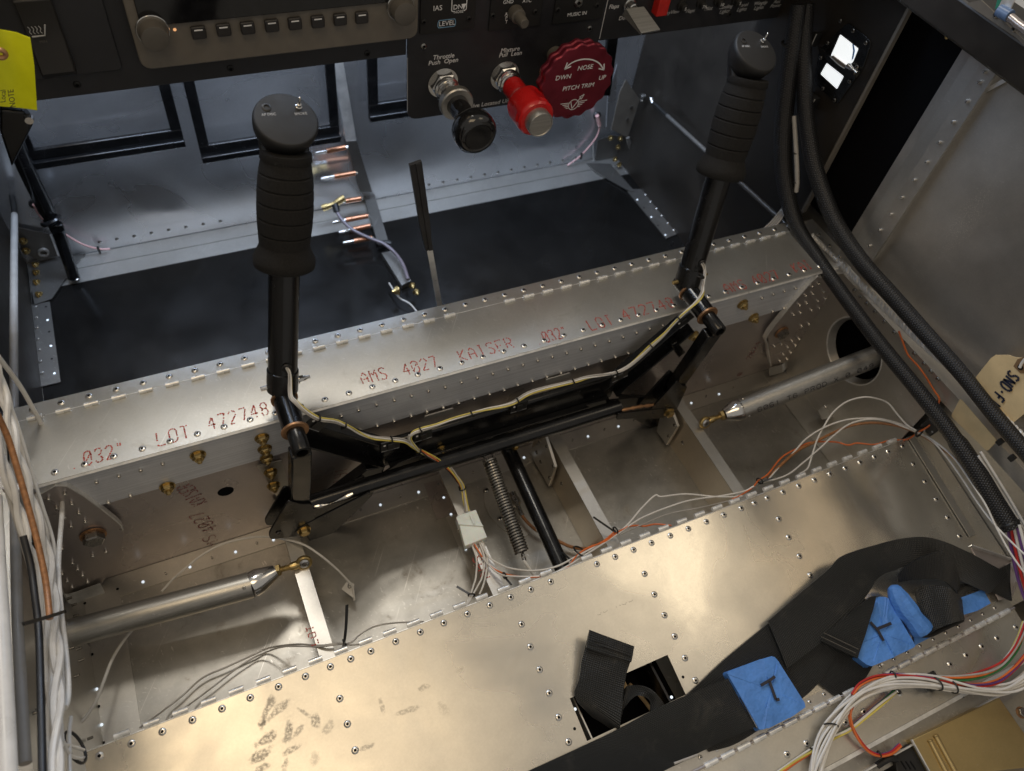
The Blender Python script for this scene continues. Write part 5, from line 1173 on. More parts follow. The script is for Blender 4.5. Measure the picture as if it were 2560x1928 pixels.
MB().tube(lp, .17, 14, 5).build('sheath', M['palesheath'], lc)
MB().tube([X(T(0, 0, 60, 900), -8.1), X(T(0, 0, 80, 1500), -8.1), X(T(0, 1, 130, 185), -8.1)], .15, 10, 4).build('black_end', M['ziptie'], lc)
mb = MB()
for q in [(140, 1560), (205, 1560), (120, 1620)]: mb.lathe(X(T(0, 0, *q), -7.95), RT, [(0, .2), (.2, .2), (.3, .1)], 10)
mb.build('turnbuckle', M['spring'], lc)
# pink tubes through grommets on the firewall
for lab, path, y in (('pale pink tube through a grommet at the left firewall edge', [(0, 1, 300, 100), (0, 1, 340, 170), (0, 1, 390, 230), (0, 1, 520, 330), (0, 1, 700, 440), (0, 1, 850, 485), (0, 1, 950, 487)], 40.2),
                     ('pale pink tube at the right end of the firewall', [(2, 0, 735, 1000), (2, 0, 750, 1060), (2, 0, 755, 1110), (2, 0, 720, 1200), (2, 0, 600, 1340), (2, 0, 480, 1430)], 40.2)):
    t = thing('vent_tube', lab, 'tube', Y(T(*path[0]), y))
    MB().tube([Y(T(*q), y - .05) for q in path], lambda s: .14 if s < .35 else .06, 10, 5).build('tube', M['pinktube'], t)
    MB().torus(Y(T(*path[0]), 40.5), AFT, .2, .1, 18, 8).build('grommet', M['ziptie'], t)
    q = path[-2]; MB().box(Y(T(*q), 40.1) + V((0, 0, -.1)), (.12, .15, .5)).build('tie_tail', M['ziptie'], t)
# ================================================================ yellow tag and left wall bits
yt = thing('yellow_tag', 'bright yellow card tag hanging at the left edge of the panel', 'tag', Y((60, 180), 27))
rows_ = [(-30, 60), (0, 75), (40, 82), (76, 96)], [(-30, 140), (0, 150), (45, 158), (86, 165)], [(-30, 265), (0, 266), (50, 270), (93, 276)]
G = [[Y(q, 27 + .25 * math.sin(i * 1.3) + (.2 if j == 2 else 0)) for i, q in enumerate(r)] for j, r in enumerate(rows_)]
mb = MB()
vs = [p for r in G for p in r]; mb.add(vs + [p + V((0, .04, 0)) for p in vs], [(j * 4 + i, j * 4 + i + 1, j * 4 + i + 5, j * 4 + i + 4) for j in range(2) for i in range(3)] + [(12 + j * 4 + i + 4, 12 + j * 4 + i + 5, 12 + j * 4 + i + 1, 12 + j * 4 + i) for j in range(2) for i in range(3)] + [(3, 15, 19, 7), (7, 19, 23, 11), (8, 9, 21, 20), (9, 10, 22, 21), (10, 11, 23, 22), (0, 12, 13, 1), (1, 13, 14, 2), (2, 14, 15, 3)])
mb.build('card', M['yellow'], yt, angle=60)
MB().torus(Y((2, 135), 26.8), AFT, .13, .08, 20, 8).build('eyelet', M['bronze'], yt)
stampd = Y((8, 262), 26.7), Y((3, 215), 26.7)
lettering('Local', 'card_lettering', Y((8, 240), 26.65), (Y((8, 200), 26.65) - Y((8, 260), 26.65)), V((-1, 0, 0)), .22, M['marker'], yt)
lettering('NOTE', 'card_lettering', Y((30, 246), 26.65), (Y((24, 200), 26.65) - Y((32, 260), 26.65)), V((-1, 0, 0)), .24, M['marker'], yt)
lb = thing('hanging_bracket', 'black fitting hanging below the yellow tag', 'bracket', Y((30, 320), 30))
MB().prism([Y(q, 30.2) for q in [(0, 275), (60, 280), (85, 310), (70, 340), (30, 420), (0, 330)]], (0, .6, 0)).build('body', M['blackgloss'], lb, bevel=.08)
mb = MB(); mb.lathe(Y((72, 295), 30.0), AFT, [(0, .18), (.2, .15)], 12); mb.build('screw', M['steel'], lb)
# ================================================================ right-hand wall equipment
vp = thing('cabin_vent', 'dark plate with two glowing daylight panes high on the right lining', 'vent', X(T(3, 0, 650, 550), 30.9))
def RX(a, b, x=30.9, r=0): return X(T(3, r, a, b), x)
MB().prism(rounded([RX(*q, 30.94) for q in [(690, 190), (895, 360), (820, 590), (600, 905), (395, 715), (440, 430)]], .25), (.05, 0, 0)).build('plate', M['blackgloss'], vp, bevel=.02)
for k, pl in enumerate(([(625, 298), (782, 420), (735, 535), (668, 592), (545, 480)], [(508, 545), (655, 660), (597, 770), (455, 640)])):
    MB().prism(rounded([RX(*q, 30.93) for q in pl], .05, 2), (-.01, 0, 0)).build('daylight_pane', M['lightpane'] if 'lightpane' in M else M['lightspot'], vp)
MB().prism(rounded([RX(*q, 30.915) for q in [(728, 378), (742, 388), (752, 440), (738, 505), (722, 525), (736, 440)]], .03, 2), (-.008, 0, 0)).build('blue_glint_strip', plain('blue_glint_paint', (.10, .28, .62), .4), vp)  # blue strip painted as a glint on the upper pane
MB().ribbon([(RX(*q, 30.6), V((0, .16, .12))) for q in [(440, 420), (520, 500), (640, 610), (750, 650)]], .08, 5).build('damper_blade', M['blackgloss'], vp)
MB().prism([RX(*q, 30.8) for q in [(530, 500), (560, 480), (760, 630), (690, 660)]], (.06, 0, 0)).build('damper_arm', M['web'], vp)
MB().tube([RX(690, 570, 30.75), RX(770, 640, 30.75)], .16, 12, 0).build('damper_shaft', M['steel'], vp)
for q in [(735, 265), (625, 180), (845, 370), (515, 372), (770, 580), (705, 705), (475, 765), (375, 670), (455, 500), (575, 865)]: inst('screw', SCREW, RX(*q, 30.9), LF, vp, scale=.8)
cn = thing('wall_connectors', 'two small black square connectors beside the sleeves', 'connector', X(T(3, 0, 340, 880), 30.6))
for pl in ([(320, 790), (405, 860), (345, 975), (290, 900)], [(360, 280), (420, 295), (365, 415), (330, 380)]):
    MB().prism([RX(*q, 30.5) for q in pl], (.4, 0, 0)).build('body', M['ziptie'], cn, bevel=.02)
    MB().bar(RX(*pl[1], 30.48), RX(*pl[2], 30.48), .03, .03).build('bright_edge', M['edge'], cn)
# braided sleeves
sa = thing('braided_sleeve', 'left braided black cable sleeve sweeping down to the seat', 'cable sleeve', X((1990, 560), 29.6), 'braided sleeves on the right')
pa = [X(p, x) for p, x in [((1998, 10), 29.7), ((1985, 90), 29.7), ((1970, 200), 29.7), ((1958, 330), 29.7), ((1962, 450), 29.7), ((1990, 560), 29.7), ((2040, 640), 29.6), ((2110, 740), 29.5), ((2200, 860), 29.4), ((2290, 970), 29.5), ((2360, 1060), 29.7), ((2430, 1160), 29.9), ((2490, 1260), 30.1), ((2530, 1322), 30.2)]]
MB().tube(pa, lambda t: .36 + .10 * math.sin(math.pi * min(1, t * 2.2)) + (.06 if t > .8 else 0), 24, 8).build('sleeve', M['sleeve'], sa)
MB().torus(X((1975, 112), 29.7), (0, .1, 1), .42, .07, 20, 8).build('tie', M['ziptie'], sa)
MB().torus(X((2522, 1310), 30.2), (0, -.9, -.3), .38, .10, 20, 8).build('end_band', M['ziptie'], sa)
for k, (mt, dx) in enumerate((('wireviolet', 0), ('wirered', 8), ('wirewhite', 16), ('wireviolet', 24), ('wirewhite', 30))):
    MB().tube([X((2518 + dx, 1312), 30.2), X((2530 + dx * 1.2, 1380), 30.1), X((2552 + dx * 1.3, 1470), 30.0), X((2590 + dx, 1560), 29.9), X((2660 + dx, 1720), 29.6), X((2720 + dx, 1900), 29.4)], .07, 8).build('wire_tail', M[mt], sa)
for k in range(3): MB().tube([X((2440 + 6 * k, 1150 - 10 * k), 30.0), X((2500 + 10 * k, 1240), 30.6), X((2560 + 6 * k, 1330), 30.8)], .06, 8).build('stray_wire', M['wirewhite'], sa)
sb = thing('braided_sleeve', 'right braided black cable sleeve lying against the side skin', 'cable sleeve', X((2090, 560), 30.3), 'braided sleeves on the right')
pb = [X(p, x) for p, x in [((2018, 10), 30.2), ((2010, 120), 30.2), ((2012, 240), 30.2), ((2022, 340), 30.2), ((2040, 430), 30.2), ((2085, 550), 30.2), ((2150, 650), 30.2), ((2230, 740), 30.2), ((2310, 830), 30.2), ((2400, 930), 30.2), ((2480, 1030), 30.2), ((2560, 1125), 30.2), ((2640, 1220), 30.2), ((2800, 1400), 30.2), ((3000, 1620), 30.2)]]
MB().tube(pb, lambda t: .34 + .08 * math.sin(math.pi * min(1, t * 1.5)), 24, 8).build('sleeve', M['sleeve'], sb)
for q in [(2500, 1105), (2530, 1145)]: MB().box(X(q, 30.5), (.2, .25, .3)).build('zip_head', M['ziptie'], sb, bevel=.03)
MB().tube([X(p, 29.95) for p in [(1985, 290), (1990, 370), (1993, 450), (1990, 480)]], .12, 10).build('white_lead', M['wiregrey'], sb)
for q in [(1989, 382), (1990, 455)]: MB().torus(X(q, 29.95), (0, .2, 1), .14, .04, 14, 6).build('lead_tie', M['ziptie'], sb)
wc_ = thing('white_control_cable', 'pale twisted nylon-coated cable under the right sleeve', 'cable', X((2200, 800), 30.7))
pw = [X(p, 30.75) for p in [(2030, 590), (2100, 660), (2200, 760), (2300, 855), (2420, 960), (2560, 1095), (2640, 1170), (2850, 1360), (3050, 1550)]]
mb = MB(); sm = catmull(pw, 30)
for k in range(3):
    pts = []
    for i, p in enumerate(sm):
        d = (sm[min(i + 1, len(sm) - 1)] - sm[max(i - 1, 0)]).normalized(); u, w = perp(d); t = i * .9 + k * 2.094
        pts.append(p + (u * math.cos(t) + w * math.sin(t)) * .085)
    mb.tube(pts, .095, 8, 0)
mb.build('strands', M['cable'], wc_)
# manila tags
mt_ = thing('manila_tag', 'buff manila tag with handwriting tied on the right wall', 'tag', X((2450, 950), 30.5))
poly = [X(T(*q), 30.9) for q in [(3, 1, 1790, 1600), (3, 1, 1925, 1430), (3, 1, 1965, 1402), (3, 1, 2080, 1402), (3, 1, 2130, 1420), (3, 1, 2300, 1440), (3, 2, 2330, 150), (3, 2, 2120, 320), (3, 2, 2062, 392), (3, 2, 1990, 350)]]
MB().prism(poly, (.03, 0, 0)).build('card', M['manila'], mt_)
MB().prism([X(T(3, 1, *q), 30.88) for q in [(2120, 1500), (2155, 1440), (2212, 1420), (2260, 1480), (2250, 1560), (2180, 1560)]], (.015, 0, 0)).build('reinforcement', M['kraft'], mt_)
MB().lathe(X(T(3, 1, 2180, 1508), 30.86), LF, [(0, .13), (.004, .13)], 18).build('eyelet_hole', M['hole'], mt_)
MB().tube([X(T(3, 1, *q), 30.7) for q in [(2175, 1510), (2195, 1470), (2230, 1430), (2300, 1400)]], .06, 8).build('string', M['wirewhite'], mt_)
pA_, pB_ = X(T(3, 1, 2120, 1560), 30.87), X(T(3, 2, 1900, 210), 30.87)
xd = (pB_ - pA_).normalized(); yd = V((-1, 0, 0)).cross(xd)
stamp('SND-FI.', 'handwriting', pA_ - yd * .2, xd, yd, .52, M['bluemarker'], mt_, w=.10, wide=(pB_ - pA_).length / (7 * 6.2 * .52 / 6), dash=False, lift=.01)
cd = thing('manila_card', 'blank buff card tucked behind the braided sleeves', 'card', X((2430, 1070), 30.6))
MB().prism(rounded([X(T(3, 2, *q), 30.72) for q in [(1580, 265), (1660, 110), (1980, 480), (1893, 570)]], .12), (.03, 0, 0)).build('card', M['manila'], cd)
# tie mount holding the seat-side wires
tm = thing('tie_mount', 'black tie mount clamping the wires to the right longeron', 'tie mount', X(T(3, 2, 1370, 370), 30.4))
MB().prism([X(T(3, 2, *q), 30.3) for q in [(1310, 345), (1385, 285), (1470, 385), (1400, 440)]], (.2, 0, 0)).build('base', M['ziptie'], tm, bevel=.03)
for q in [(1352, 388), (1420, 400)]: MB().lathe(X(T(3, 2, *q), 30.28), LF, [(0, .05), (.01, .05)], 10).build('base_hole', M['grey'], tm)
MB().torus(X(T(3, 2, 1305, 405), 30.1), (0, 1, -.4), .22, .05, 18, 8).build('tie', M['ziptie'], tm)
# bit of the canopy latch in the top right corner
cl_ = thing('canopy_latch', 'metal hinge with a blue roller at the top right corner', 'latch', X((2500, 40), 30))
MB().prism([X(T(3, 0, *q), 29.4) for q in [(1710, 30), (1840, 0), (2212, 350), (2300, 500), (2150, 330)]], (.06, 0, 0)).build('plate', M['bezel'], cl_)
MB().tube([X(T(3, 0, *q), 29.2) for q in [(2000, 90), (2090, 140)]], .22, 14, 0).build('roller', plain('blue_grey_roller', (.12, .19, .34), .3), cl_)
MB().tube([X(T(3, 0, *q), 29.2) for q in [(2090, 150), (2160, 210), (2300, 310)]], .16, 12, 0).build('rod', M['web'], cl_)
MB().prism([X(T(3, 0, *q), 29.3) for q in [(2020, 0), (2130, 0), (2080, 110), (1990, 60)]], (.05, 0, 0)).build('bright_plate', M['edge'], cl_)
MB().prism([X(T(3, 0, *q), 29.3) for q in [(1980, 0), (2018, 0), (1990, 60), (1960, 80)]], (.05, 0, 0)).build('green_label', plain('green_label', (.03, .22, .14), .5), cl_)
for q in [(1970, 130), (2130, 250)]: inst('screw', SCREW, X(T(3, 0, *q), 29.38), LF, cl_, scale=.9)

gw = thing('grey_wire_group', 'thin grey wires slanting behind the right end of the spar cover', 'wiring', X(T(3, 1, 80, 200), 30))
for k in range(4):
    MB().tube([X(T(3, 1, -60 + 26 * k, 330), 28.6), X(T(3, 1, 30 + 22 * k, 250), 29.2), X(T(3, 1, 110 + 16 * k, 150), 29.9), X(T(3, 1, 165 + 12 * k, 80), 30.2)], .05, 8).build('wire', M['wiregrey'], gw)
# ================================================================ wiring
def bundle(par, path, wires, spread=.07, r=.035, smooth=6, name='wire', twist=.5, n=7):
    """several wires following one path with small drifting offsets"""
    sm = catmull(path, smooth)
    for k, mt in enumerate(wires):
        ph = 2 * math.pi * k / max(1, len(wires)) + rnd(-.3, .3); rr = spread * (.35 + .65 * ((k * .618) % 1)) if len(wires) > 1 else 0
        pts = []
        for i, p in enumerate(sm):
            d = (sm[min(i + 1, len(sm) - 1)] - sm[max(i - 1, 0)]).normalized(); u, w = perp(d); t = ph + twist * i / smooth + .4 * math.sin(i * .23 + k)
            pts.append(p + (u * math.cos(t) + w * math.sin(t)) * rr)
        MB().tube(pts, r, n, 0).build(name, M[mt], par)
def tie(par, c, axis, R=.12, tail=None, name='cable_tie'):
    mb = MB(); u, w = perp(axis); mb.torus(c, axis, R, .035, 18, 6); mb.box(V(c) + w * (R + .03), (.14, .14, .11), (u, w, V(axis).normalized()))
    if tail is not None: mb.bar(V(c) + w * R, V(c) + w * R + V(tail), .09, .03)
    return mb.build(name, M['ziptie'], par)
def YP(pts): return [Y(T(*q[:4]), q[4]) for q in pts]
def ZP(pts): return [Z(T(*q[:4]), q[4]) for q in pts]

# stick switch harness on the yoke
hs = thing('stick_wiring', 'white and yellow switch wires tied along the black yoke', 'wiring', (8, 17.4, 6))
y_ = 17.30
left_path = [gL + V((0, .05, 0)), gL + V((.04, -.25, -.15))] + YP([(1, 2, 300, 80, 18.1), (1, 2, 345, 140, 17.7), (1, 2, 430, 220, 17.45), (1, 2, 545, 285, y_), (1, 2, 690, 308, y_), (1, 2, 810, 365, y_), (1, 2, 905, 415, y_), (1, 2, 1010, 452, y_), (1, 2, 1160, 465, y_), (1, 2, 1280, 480, y_), (1, 2, 1350, 520, y_), (1, 2, 1410, 562, y_)])
bundle(hs, left_path, ['wirewhite', 'wireyellow', 'wirewhite', 'wiregrey'], .085, .032)
right_path = [gR + V((0, .05, 0)), gR + V((.04, -.3, -.2))] + YP([(2, 1, 1650, 800, 18.0), (2, 1, 1645, 870, 17.6), (2, 1, 1590, 950, 17.4), (2, 1, 1490, 1040, y_), (2, 1, 1410, 1120, y_), (2, 1, 1320, 1215, y_), (2, 1, 1205, 1320, y_), (2, 1, 1100, 1420, y_), (2, 1, 1000, 1500, y_), (2, 1, 900, 1550, y_), (2, 1, 780, 1575, y_), (2, 1, 640, 1600, y_), (2, 1, 530, 1632, y_), (2, 2, 180, 55, y_), (1, 2, 2212, 155, y_), (1, 2, 2000, 205, y_), (1, 2, 1860, 242, y_), (1, 2, 1700, 292, y_), (1, 2, 1560, 342, y_), (1, 2, 1430, 378, y_), (1, 2, 1355, 412, y_), (1, 2, 1330, 455, y_), (1, 2, 1370, 520, y_), (1, 2, 1415, 568, y_)])
bundle(hs, right_path, ['wirewhite', 'wireyellow', 'wirewhite', 'wiregrey'], .085, .032)
drop = YP([(1, 2, 1405, 558, y_), (1, 2, 1490, 605, 17.1), (1, 2, 1590, 660, 16.9), (1, 2, 1680, 730, 16.6), (1, 2, 1745, 810, 16.2), (1, 2, 1785, 890, 15.9), (1, 2, 1805, 990, 15.4), (1, 2, 1825, 1085, 15.0)])
bundle(hs, drop, ['wirewhite', 'wireyellow', 'wirewhite', 'wiregrey', 'wireyellow', 'orange', 'wireblack'], .13, .032)
for q, ax_ in [((1, 2, 545, 280), (1, 0, -.3)), ((1, 2, 765, 345), (1, 0, -.5)), ((1, 2, 1170, 465), (1, 0, -.1)), ((1, 2, 1425, 380), (1, 0, .4)), ((1, 2, 1865, 240), (1, 0, .4)), ((1, 2, 1410, 562), (1, 0, -.6)), ((2, 1, 1445, 1085), (1, 0, 1)), ((2, 1, 1205, 1320), (1, 0, 1)), ((2, 1, 905, 1548), (1, 0, .4)), ((2, 1, 530, 1632), (1, 0, .3)), ((2, 1, 1625, 715), (.1, .2, 1)), ((2, 2, 50, 130), (1, 0, .3))]:
    tie(hs, Y(T(*q), y_ if q != (2, 1, 1625, 715) else 18.3), ax_, .13)
tie(hs, Y(T(1, 2, 1785, 890), 15.9), (.2, -.6, -1), .15)
cx_ = thing('nylon_connector', 'white nylon plug joining wires over the floor rib', 'connector', (8.3, 14.2, 3))
q4 = [Z(T(1, 2, *q), 3.05) for q in [(1735, 1125), (1900, 1070), (1998, 1310), (1805, 1388)]]
MB().prism(q4, (0, 0, -.42)).build('shell', M['nylon'], cx_, bevel=.03)
MB().prism([p + V((0, 0, .0)) for p in [Z(T(1, 2, *q), 3.12) for q in [(1728, 1135), (1945, 1180), (1965, 1215), (1750, 1200)]]], (0, 0, -.5)).build('collar', M['nylon'], cx_, bevel=.02)
MB().bar(Z(T(1, 2, 1855, 1120), 3.12), Z(T(1, 2, 1885, 1200), 3.12), .12, .1).build('latch', M['nylon'], cx_, bevel=.02)
# wires aft of the plug and along the hinge
sw_ = thing('seat_wiring', 'white and orange wires running along the front edge of the seat pan', 'wiring', (12, 11, 3))
def w1(mat, pts, r=.042, par=None, name='wire'): return MB().tube(ZP(pts), r, 8, 7).build(name, M[mat], par or sw_)
w1('wirewhite', [(1, 2, 1865, 1370, 2.8), (1, 2, 1905, 1500, 2.8), (1, 2, 1900, 1650, 2.85), (1, 3, 1880, 60, 2.9), (1, 3, 1850, 150, 3.0), (1, 3, 1808, 240, 3.2)])
w1('wirewhite', [(1, 2, 1930, 1350, 2.8), (1, 2, 1975, 1500, 2.8), (1, 2, 1955, 1650, 2.85), (1, 3, 1925, 50, 2.9), (1, 3, 1870, 150, 3.0), (1, 3, 1820, 240, 3.2)])
w1('wirewhite', [(1, 2, 1955, 1345, 2.8), (1, 2, 2000, 1500, 2.8), (1, 2, 1985, 1640, 2.85), (1, 3, 1960, 70, 2.95), (1, 3, 1930, 140, 3.0)])
w1('wirewhite', [(1, 2, 1945, 1360, 2.85), (1, 2, 2010, 1480, 2.9), (1, 2, 2110, 1545, 3.0), (2, 2, 0, 1582, 3.3), (2, 2, 190, 1600, 3.6), (2, 2, 380, 1565, 3.75), (2, 2, 560, 1475, 3.6), (2, 2, 720, 1390, 3.4), (2, 2, 900, 1280, 3.2), (2, 2, 1000, 1200, 3.1), (2, 2, 1120, 1060, 3.0), (2, 2, 1235, 950, 2.9), (2, 2, 1290, 960, 2.9), (2, 2, 1500, 938, 2.9), (2, 2, 1750, 960, 3.0), (2, 2, 1900, 962, 3.2), (2, 2, 1990, 955, 3.3)])
w1('wirewhite', [(1, 2, 1890, 1365, 2.8), (1, 2, 1960, 1490, 2.85), (1, 2, 2090, 1620, 3.2), (2, 2, 30, 1650, 3.6), (2, 2, 300, 1640, 3.9), (2, 2, 480, 1560, 3.8), (2, 2, 640, 1460, 3.6), (2, 2, 860, 1320, 3.3), (2, 2, 980, 1235, 3.1), (2, 2, 1130, 1140, 3.05), (2, 2, 1350, 1050, 3.0), (2, 2, 1550, 990, 3.0), (2, 2, 1800, 955, 3.0), (2, 2, 2000, 915, 3.2), (2, 2, 2090, 870, 3.4)])
w1('wiregrey', [(2, 2, 930, 1290, 3.2), (2, 2, 1130, 1200, 3.1), (2, 2, 1350, 1110, 3.0), (2, 2, 1600, 1060, 3.1), (2, 2, 1800, 1015, 3.2), (2, 2, 2000, 960, 3.3)], .03)
w1('orange', [(1, 2, 1885, 1365, 2.8), (1, 2, 1960, 1490, 2.85), (1, 2, 2040, 1575, 3.0), (1, 2, 2130, 1620, 3.2), (2, 2, 20, 1645, 3.5), (2, 2, 180, 1655, 3.8), (2, 2, 380, 1630, 3.9), (2, 2, 480, 1570, 3.8), (2, 2, 560, 1470, 3.6), (2, 2, 660, 1400, 3.5), (2, 2, 800, 1350, 3.4), (2, 2, 890, 1285, 3.25), (2, 2, 990, 1225, 3.1), (2, 2, 1070, 1210, 3.0), (2, 2, 1150, 1215, 3.05), (2, 2, 1240, 1198, 3.1), (2, 2, 1380, 1210, 3.3)], .04)
w1('orange', [(2, 2, 620, 1420, 3.5), (2, 2, 780, 1350, 3.4), (2, 2, 880, 1270, 3.3)], .04)
w1('orange', [(2, 2, 1900, 985, 3.2), (2, 2, 1990, 940, 3.3), (2, 2, 2080, 880, 3.3), (2, 2, 2130, 820, 3.2), (2, 2, 2212, 765, 3.0), (3, 2, 120, 620, 2.9), (3, 2, 260, 540, 2.9), (3, 2, 370, 492, 3.0), (3, 2, 580, 488, 3.0), (3, 2, 690, 515, 3.1), (3, 2, 770, 498, 3.2), (3, 2, 920, 510, 3.4), (3, 2, 1050, 475, 3.7), (3, 2, 1200, 465, 4.1), (3, 2, 1280, 415, 4.6)], .04)
tie(sw_, Z(T(2, 2, 895, 1250), 3.3), (1, .2, 0), .16, V((-.75, .9, .35)))
MB().torus(Z(T(2, 2, 605, 1440), 3.6), (.5, .3, .6), .42, .04, 26, 6).build('tie_loop', M['ziptie'], sw_)
MB().bar(Z(T(2, 2, 435, 1440), 3.4), Z(T(2, 2, 510, 1510), 3.7), .09, .03).build('tie_tail', M['ziptie'], sw_)
MB().bar(Z(T(1, 3, 1735, 70), 2.9), Z(T(1, 3, 1850, 140), 3.0), .09, .03).build('tie_tail', M['ziptie'], sw_)
tie(sw_, Z(T(1, 3, 1862, 145), 3.05), (.4, 1, 0), .14); tie(sw_, Z(T(1, 2, 2150, 1640), 3.3), (1, .2, 0), .14, V((.1, -.5, .1))); tie(sw_, Z(T(2, 2, 2140, 825), 3.3), (1, .4, 0), .17, V((.7, -.1, .2)))
# right hand loops up to the tie mount and on down the wall
rl = thing('wall_wiring', 'white wire loops and amber coax arching to the right wall', 'wiring', (27, 12, 3))
MW = T(3, 2, 1300, 405)
def w2(mat, zp, xp, r=.042):
    pts = ZP(zp) + [X(T(*q[:4]), q[4]) for q in xp]; return MB().tube(pts, r, 8, 7).build('wire', M[mat], rl)
tail = [(3, 2, 1420, 470, 30.0), (3, 2, 1600, 620, 29.9), (3, 2, 1750, 830, 29.7), (3, 2, 1880, 1030, 29.6), (3, 2, 1970, 1220, 29.5), (3, 2, 2090, 1440, 29.4), (3, 2, 2230, 1640, 29.3)]
tail2 = [(3, 2, 1430, 490, 30.0), (3, 2, 1560, 640, 30.0), (3, 2, 1700, 840, 29.9), (3, 2, 1810, 1010, 29.8), (3, 2, 1930, 1170, 29.6), (3, 2, 2080, 1330, 29.5), (3, 2, 2260, 1500, 29.4)]
w2('wirewhite', [(3, 2, 0, 815, 2.9), (3, 2, 110, 690, 2.9), (3, 2, 220, 580, 3.0), (3, 2, 330, 460, 3.2), (3, 2, 480, 365, 3.5), (3, 2, 660, 300, 3.9), (3, 2, 850, 282, 4.2), (3, 2, 1000, 292, 4.5), (3, 2, 1150, 335, 4.7), (3, 2, 1285, 398, 4.9)], tail)
w2('wirewhite', [(2, 2, 2120, 850, 3.1), (3, 2, 150, 780, 3.1), (3, 2, 300, 670, 3.1), (3, 2, 450, 540, 3.2), (3, 2, 570, 430, 3.5), (3, 2, 700, 335, 3.9), (3, 2, 860, 292, 4.3), (3, 2, 1020, 305, 4.6), (3, 2, 1180, 360, 4.8), (3, 2, 1295, 410, 4.9)], tail2)
w2('wirewhite', [(3, 2, 270, 765, 3.3), (3, 2, 340, 720, 3.2), (3, 2, 370, 640, 3.1), (3, 2, 420, 480, 3.2), (3, 2, 480, 360, 3.4), (3, 2, 560, 235, 3.8), (3, 2, 680, 140, 4.4), (3, 2, 830, 100, 4.9), (3, 2, 950, 115, 5.1), (3, 2, 1040, 155, 5.1), (3, 2, 1110, 240, 5.0), (3, 2, 1200, 340, 4.9), (3, 2, 1300, 400, 4.9)], [])
w2('amber', [(3, 2, 0, 800, 2.8), (3, 2, 130, 670, 2.9), (3, 2, 260, 560, 3.0), (3, 2, 400, 490, 3.1), (3, 2, 560, 410, 3.3), (3, 2, 720, 345, 3.7), (3, 2, 900, 322, 4.1), (3, 2, 1080, 340, 4.5), (3, 2, 1200, 372, 4.7), (3, 2, 1300, 412, 4.85)], [(3, 2, 1500, 540, 30.1), (3, 2, 1650, 670, 30.0), (3, 2, 1800, 850, 29.9), (3, 2, 1900, 1000, 29.9)], .075)
w2('orange', [], [(3, 1, 1130, 1195, 30.55), (3, 1, 1165, 1290, 30.5), (3, 1, 1210, 1400, 30.5), (3, 1, 1290, 1490, 30.5), (3, 1, 1350, 1570, 30.5), (3, 2, 1440, 50, 30.5), (3, 2, 1480, 120, 30.5), (3, 2, 1450, 230, 30.5), (3, 2, 1420, 320, 30.4), (3, 2, 1360, 370, 30.2), (3, 2, 1300, 400, 30.1)], .045)
# loose wires in the left floor bay
lf = thing('loose_floor_wires', 'loose white wires lying in the left floor bay', 'wiring', (-3, 14, 1))
w1('wirewhite', [(0, 3, 1395, 115, 2.2), (0, 3, 1500, 0, 2.0), (0, 2, 1600, 1580, 1.9), (0, 2, 1750, 1460, 1.9), (0, 2, 1950, 1360, 2.0), (1, 2, 0, 1308, 2.2), (1, 2, 200, 1322, 2.6), (1, 2, 400, 1370, 2.9), (1, 2, 560, 1470, 2.6), (1, 2, 680, 1570, 2.0), (1, 2, 760, 1650, 1.5), (1, 3, 830, 70, 1.0), (1, 3, 850, 190, .6)], .05, lf)
w1('wirewhite', [(0, 3, 1155, 430, 1.2), (0, 3, 1060, 550, 1.2), (0, 3, 970, 700, 1.4), (0, 3, 900, 880, 1.7), (0, 3, 830, 1060, 2.0), (0, 3, 740, 1200, 2.4), (0, 3, 670, 1260, 2.8), (0, 3, 620, 1240, 3.0), (0, 3, 615, 1200, 3.1)], .065, lf)
w1('wiregrey', [(0, 3, 1210, 1290, 2.6), (0, 3, 1400, 1150, .6), (0, 3, 1580, 1010, .3), (0, 3, 1750, 860, .3), (0, 3, 1950, 770, .3), (0, 3, 2190, 660, .3), (1, 3, 120, 600, .4), (1, 3, 350, 570, 1.8), (1, 3, 560, 580, 2.75), (1, 3, 700, 562, 2.9), (1, 3, 800, 572, 3.0)], .04, lf)
w1('wiregrey', [(0, 3, 1480, 1200, 2.6), (0, 3, 1650, 1080, .5), (0, 3, 1850, 930, .3), (0, 3, 2100, 740, .3), (1, 3, 60, 650, .4), (1, 3, 250, 590, 1.6), (1, 3, 550, 590, 2.75), (1, 3, 720, 568, 2.9), (1, 3, 820, 555, 3.0), (1, 3, 900, 485, 2.9), (1, 3, 1030, 415, 2.8), (1, 3, 1200, 385, 2.9), (1, 3, 1450, 375, 3.3)], .035, lf)
w1('wiregrey', [(1, 3, 700, 560, 2.9), (1, 3, 790, 575, 3.0), (1, 3, 900, 570, 3.1), (1, 3, 1010, 555, 3.3)], .035, lf)
tie(lf, Z(T(1, 3, 765, 560), 3.05), (1, .2, 0), .15); MB().ribbon([(p, V((.06, 0, 0))) for p in ZP([(1, 3, 745, 640, 3.3), (1, 3, 760, 560, 3.3), (1, 3, 775, 450, 3.6), (1, 3, 782, 330, 4.0), (1, 3, 785, 230, 4.4)])], .03).build('tie_tail', M['ziptie'], lf)
MB().prism([Z(T(1, 3, *q), .75) for q in [(740, 95), (790, 20), (850, 50), (840, 170)]], (0, 0, .03)).build('paper_flag', M['wirewhite'], lf)
stamp('6', 'flag_mark', Z(T(1, 3, 795, 85), .79), (.9, -.3, 0), (.3, .9, 0), .2, M['marker'], lf, w=.03, dash=False)
MB().torus(X(T(0, 3, 650, 1460), -7.4), (1, .2, .2), .55, .05, 28, 6).build('tie_ring', M['ziptie'], lf)
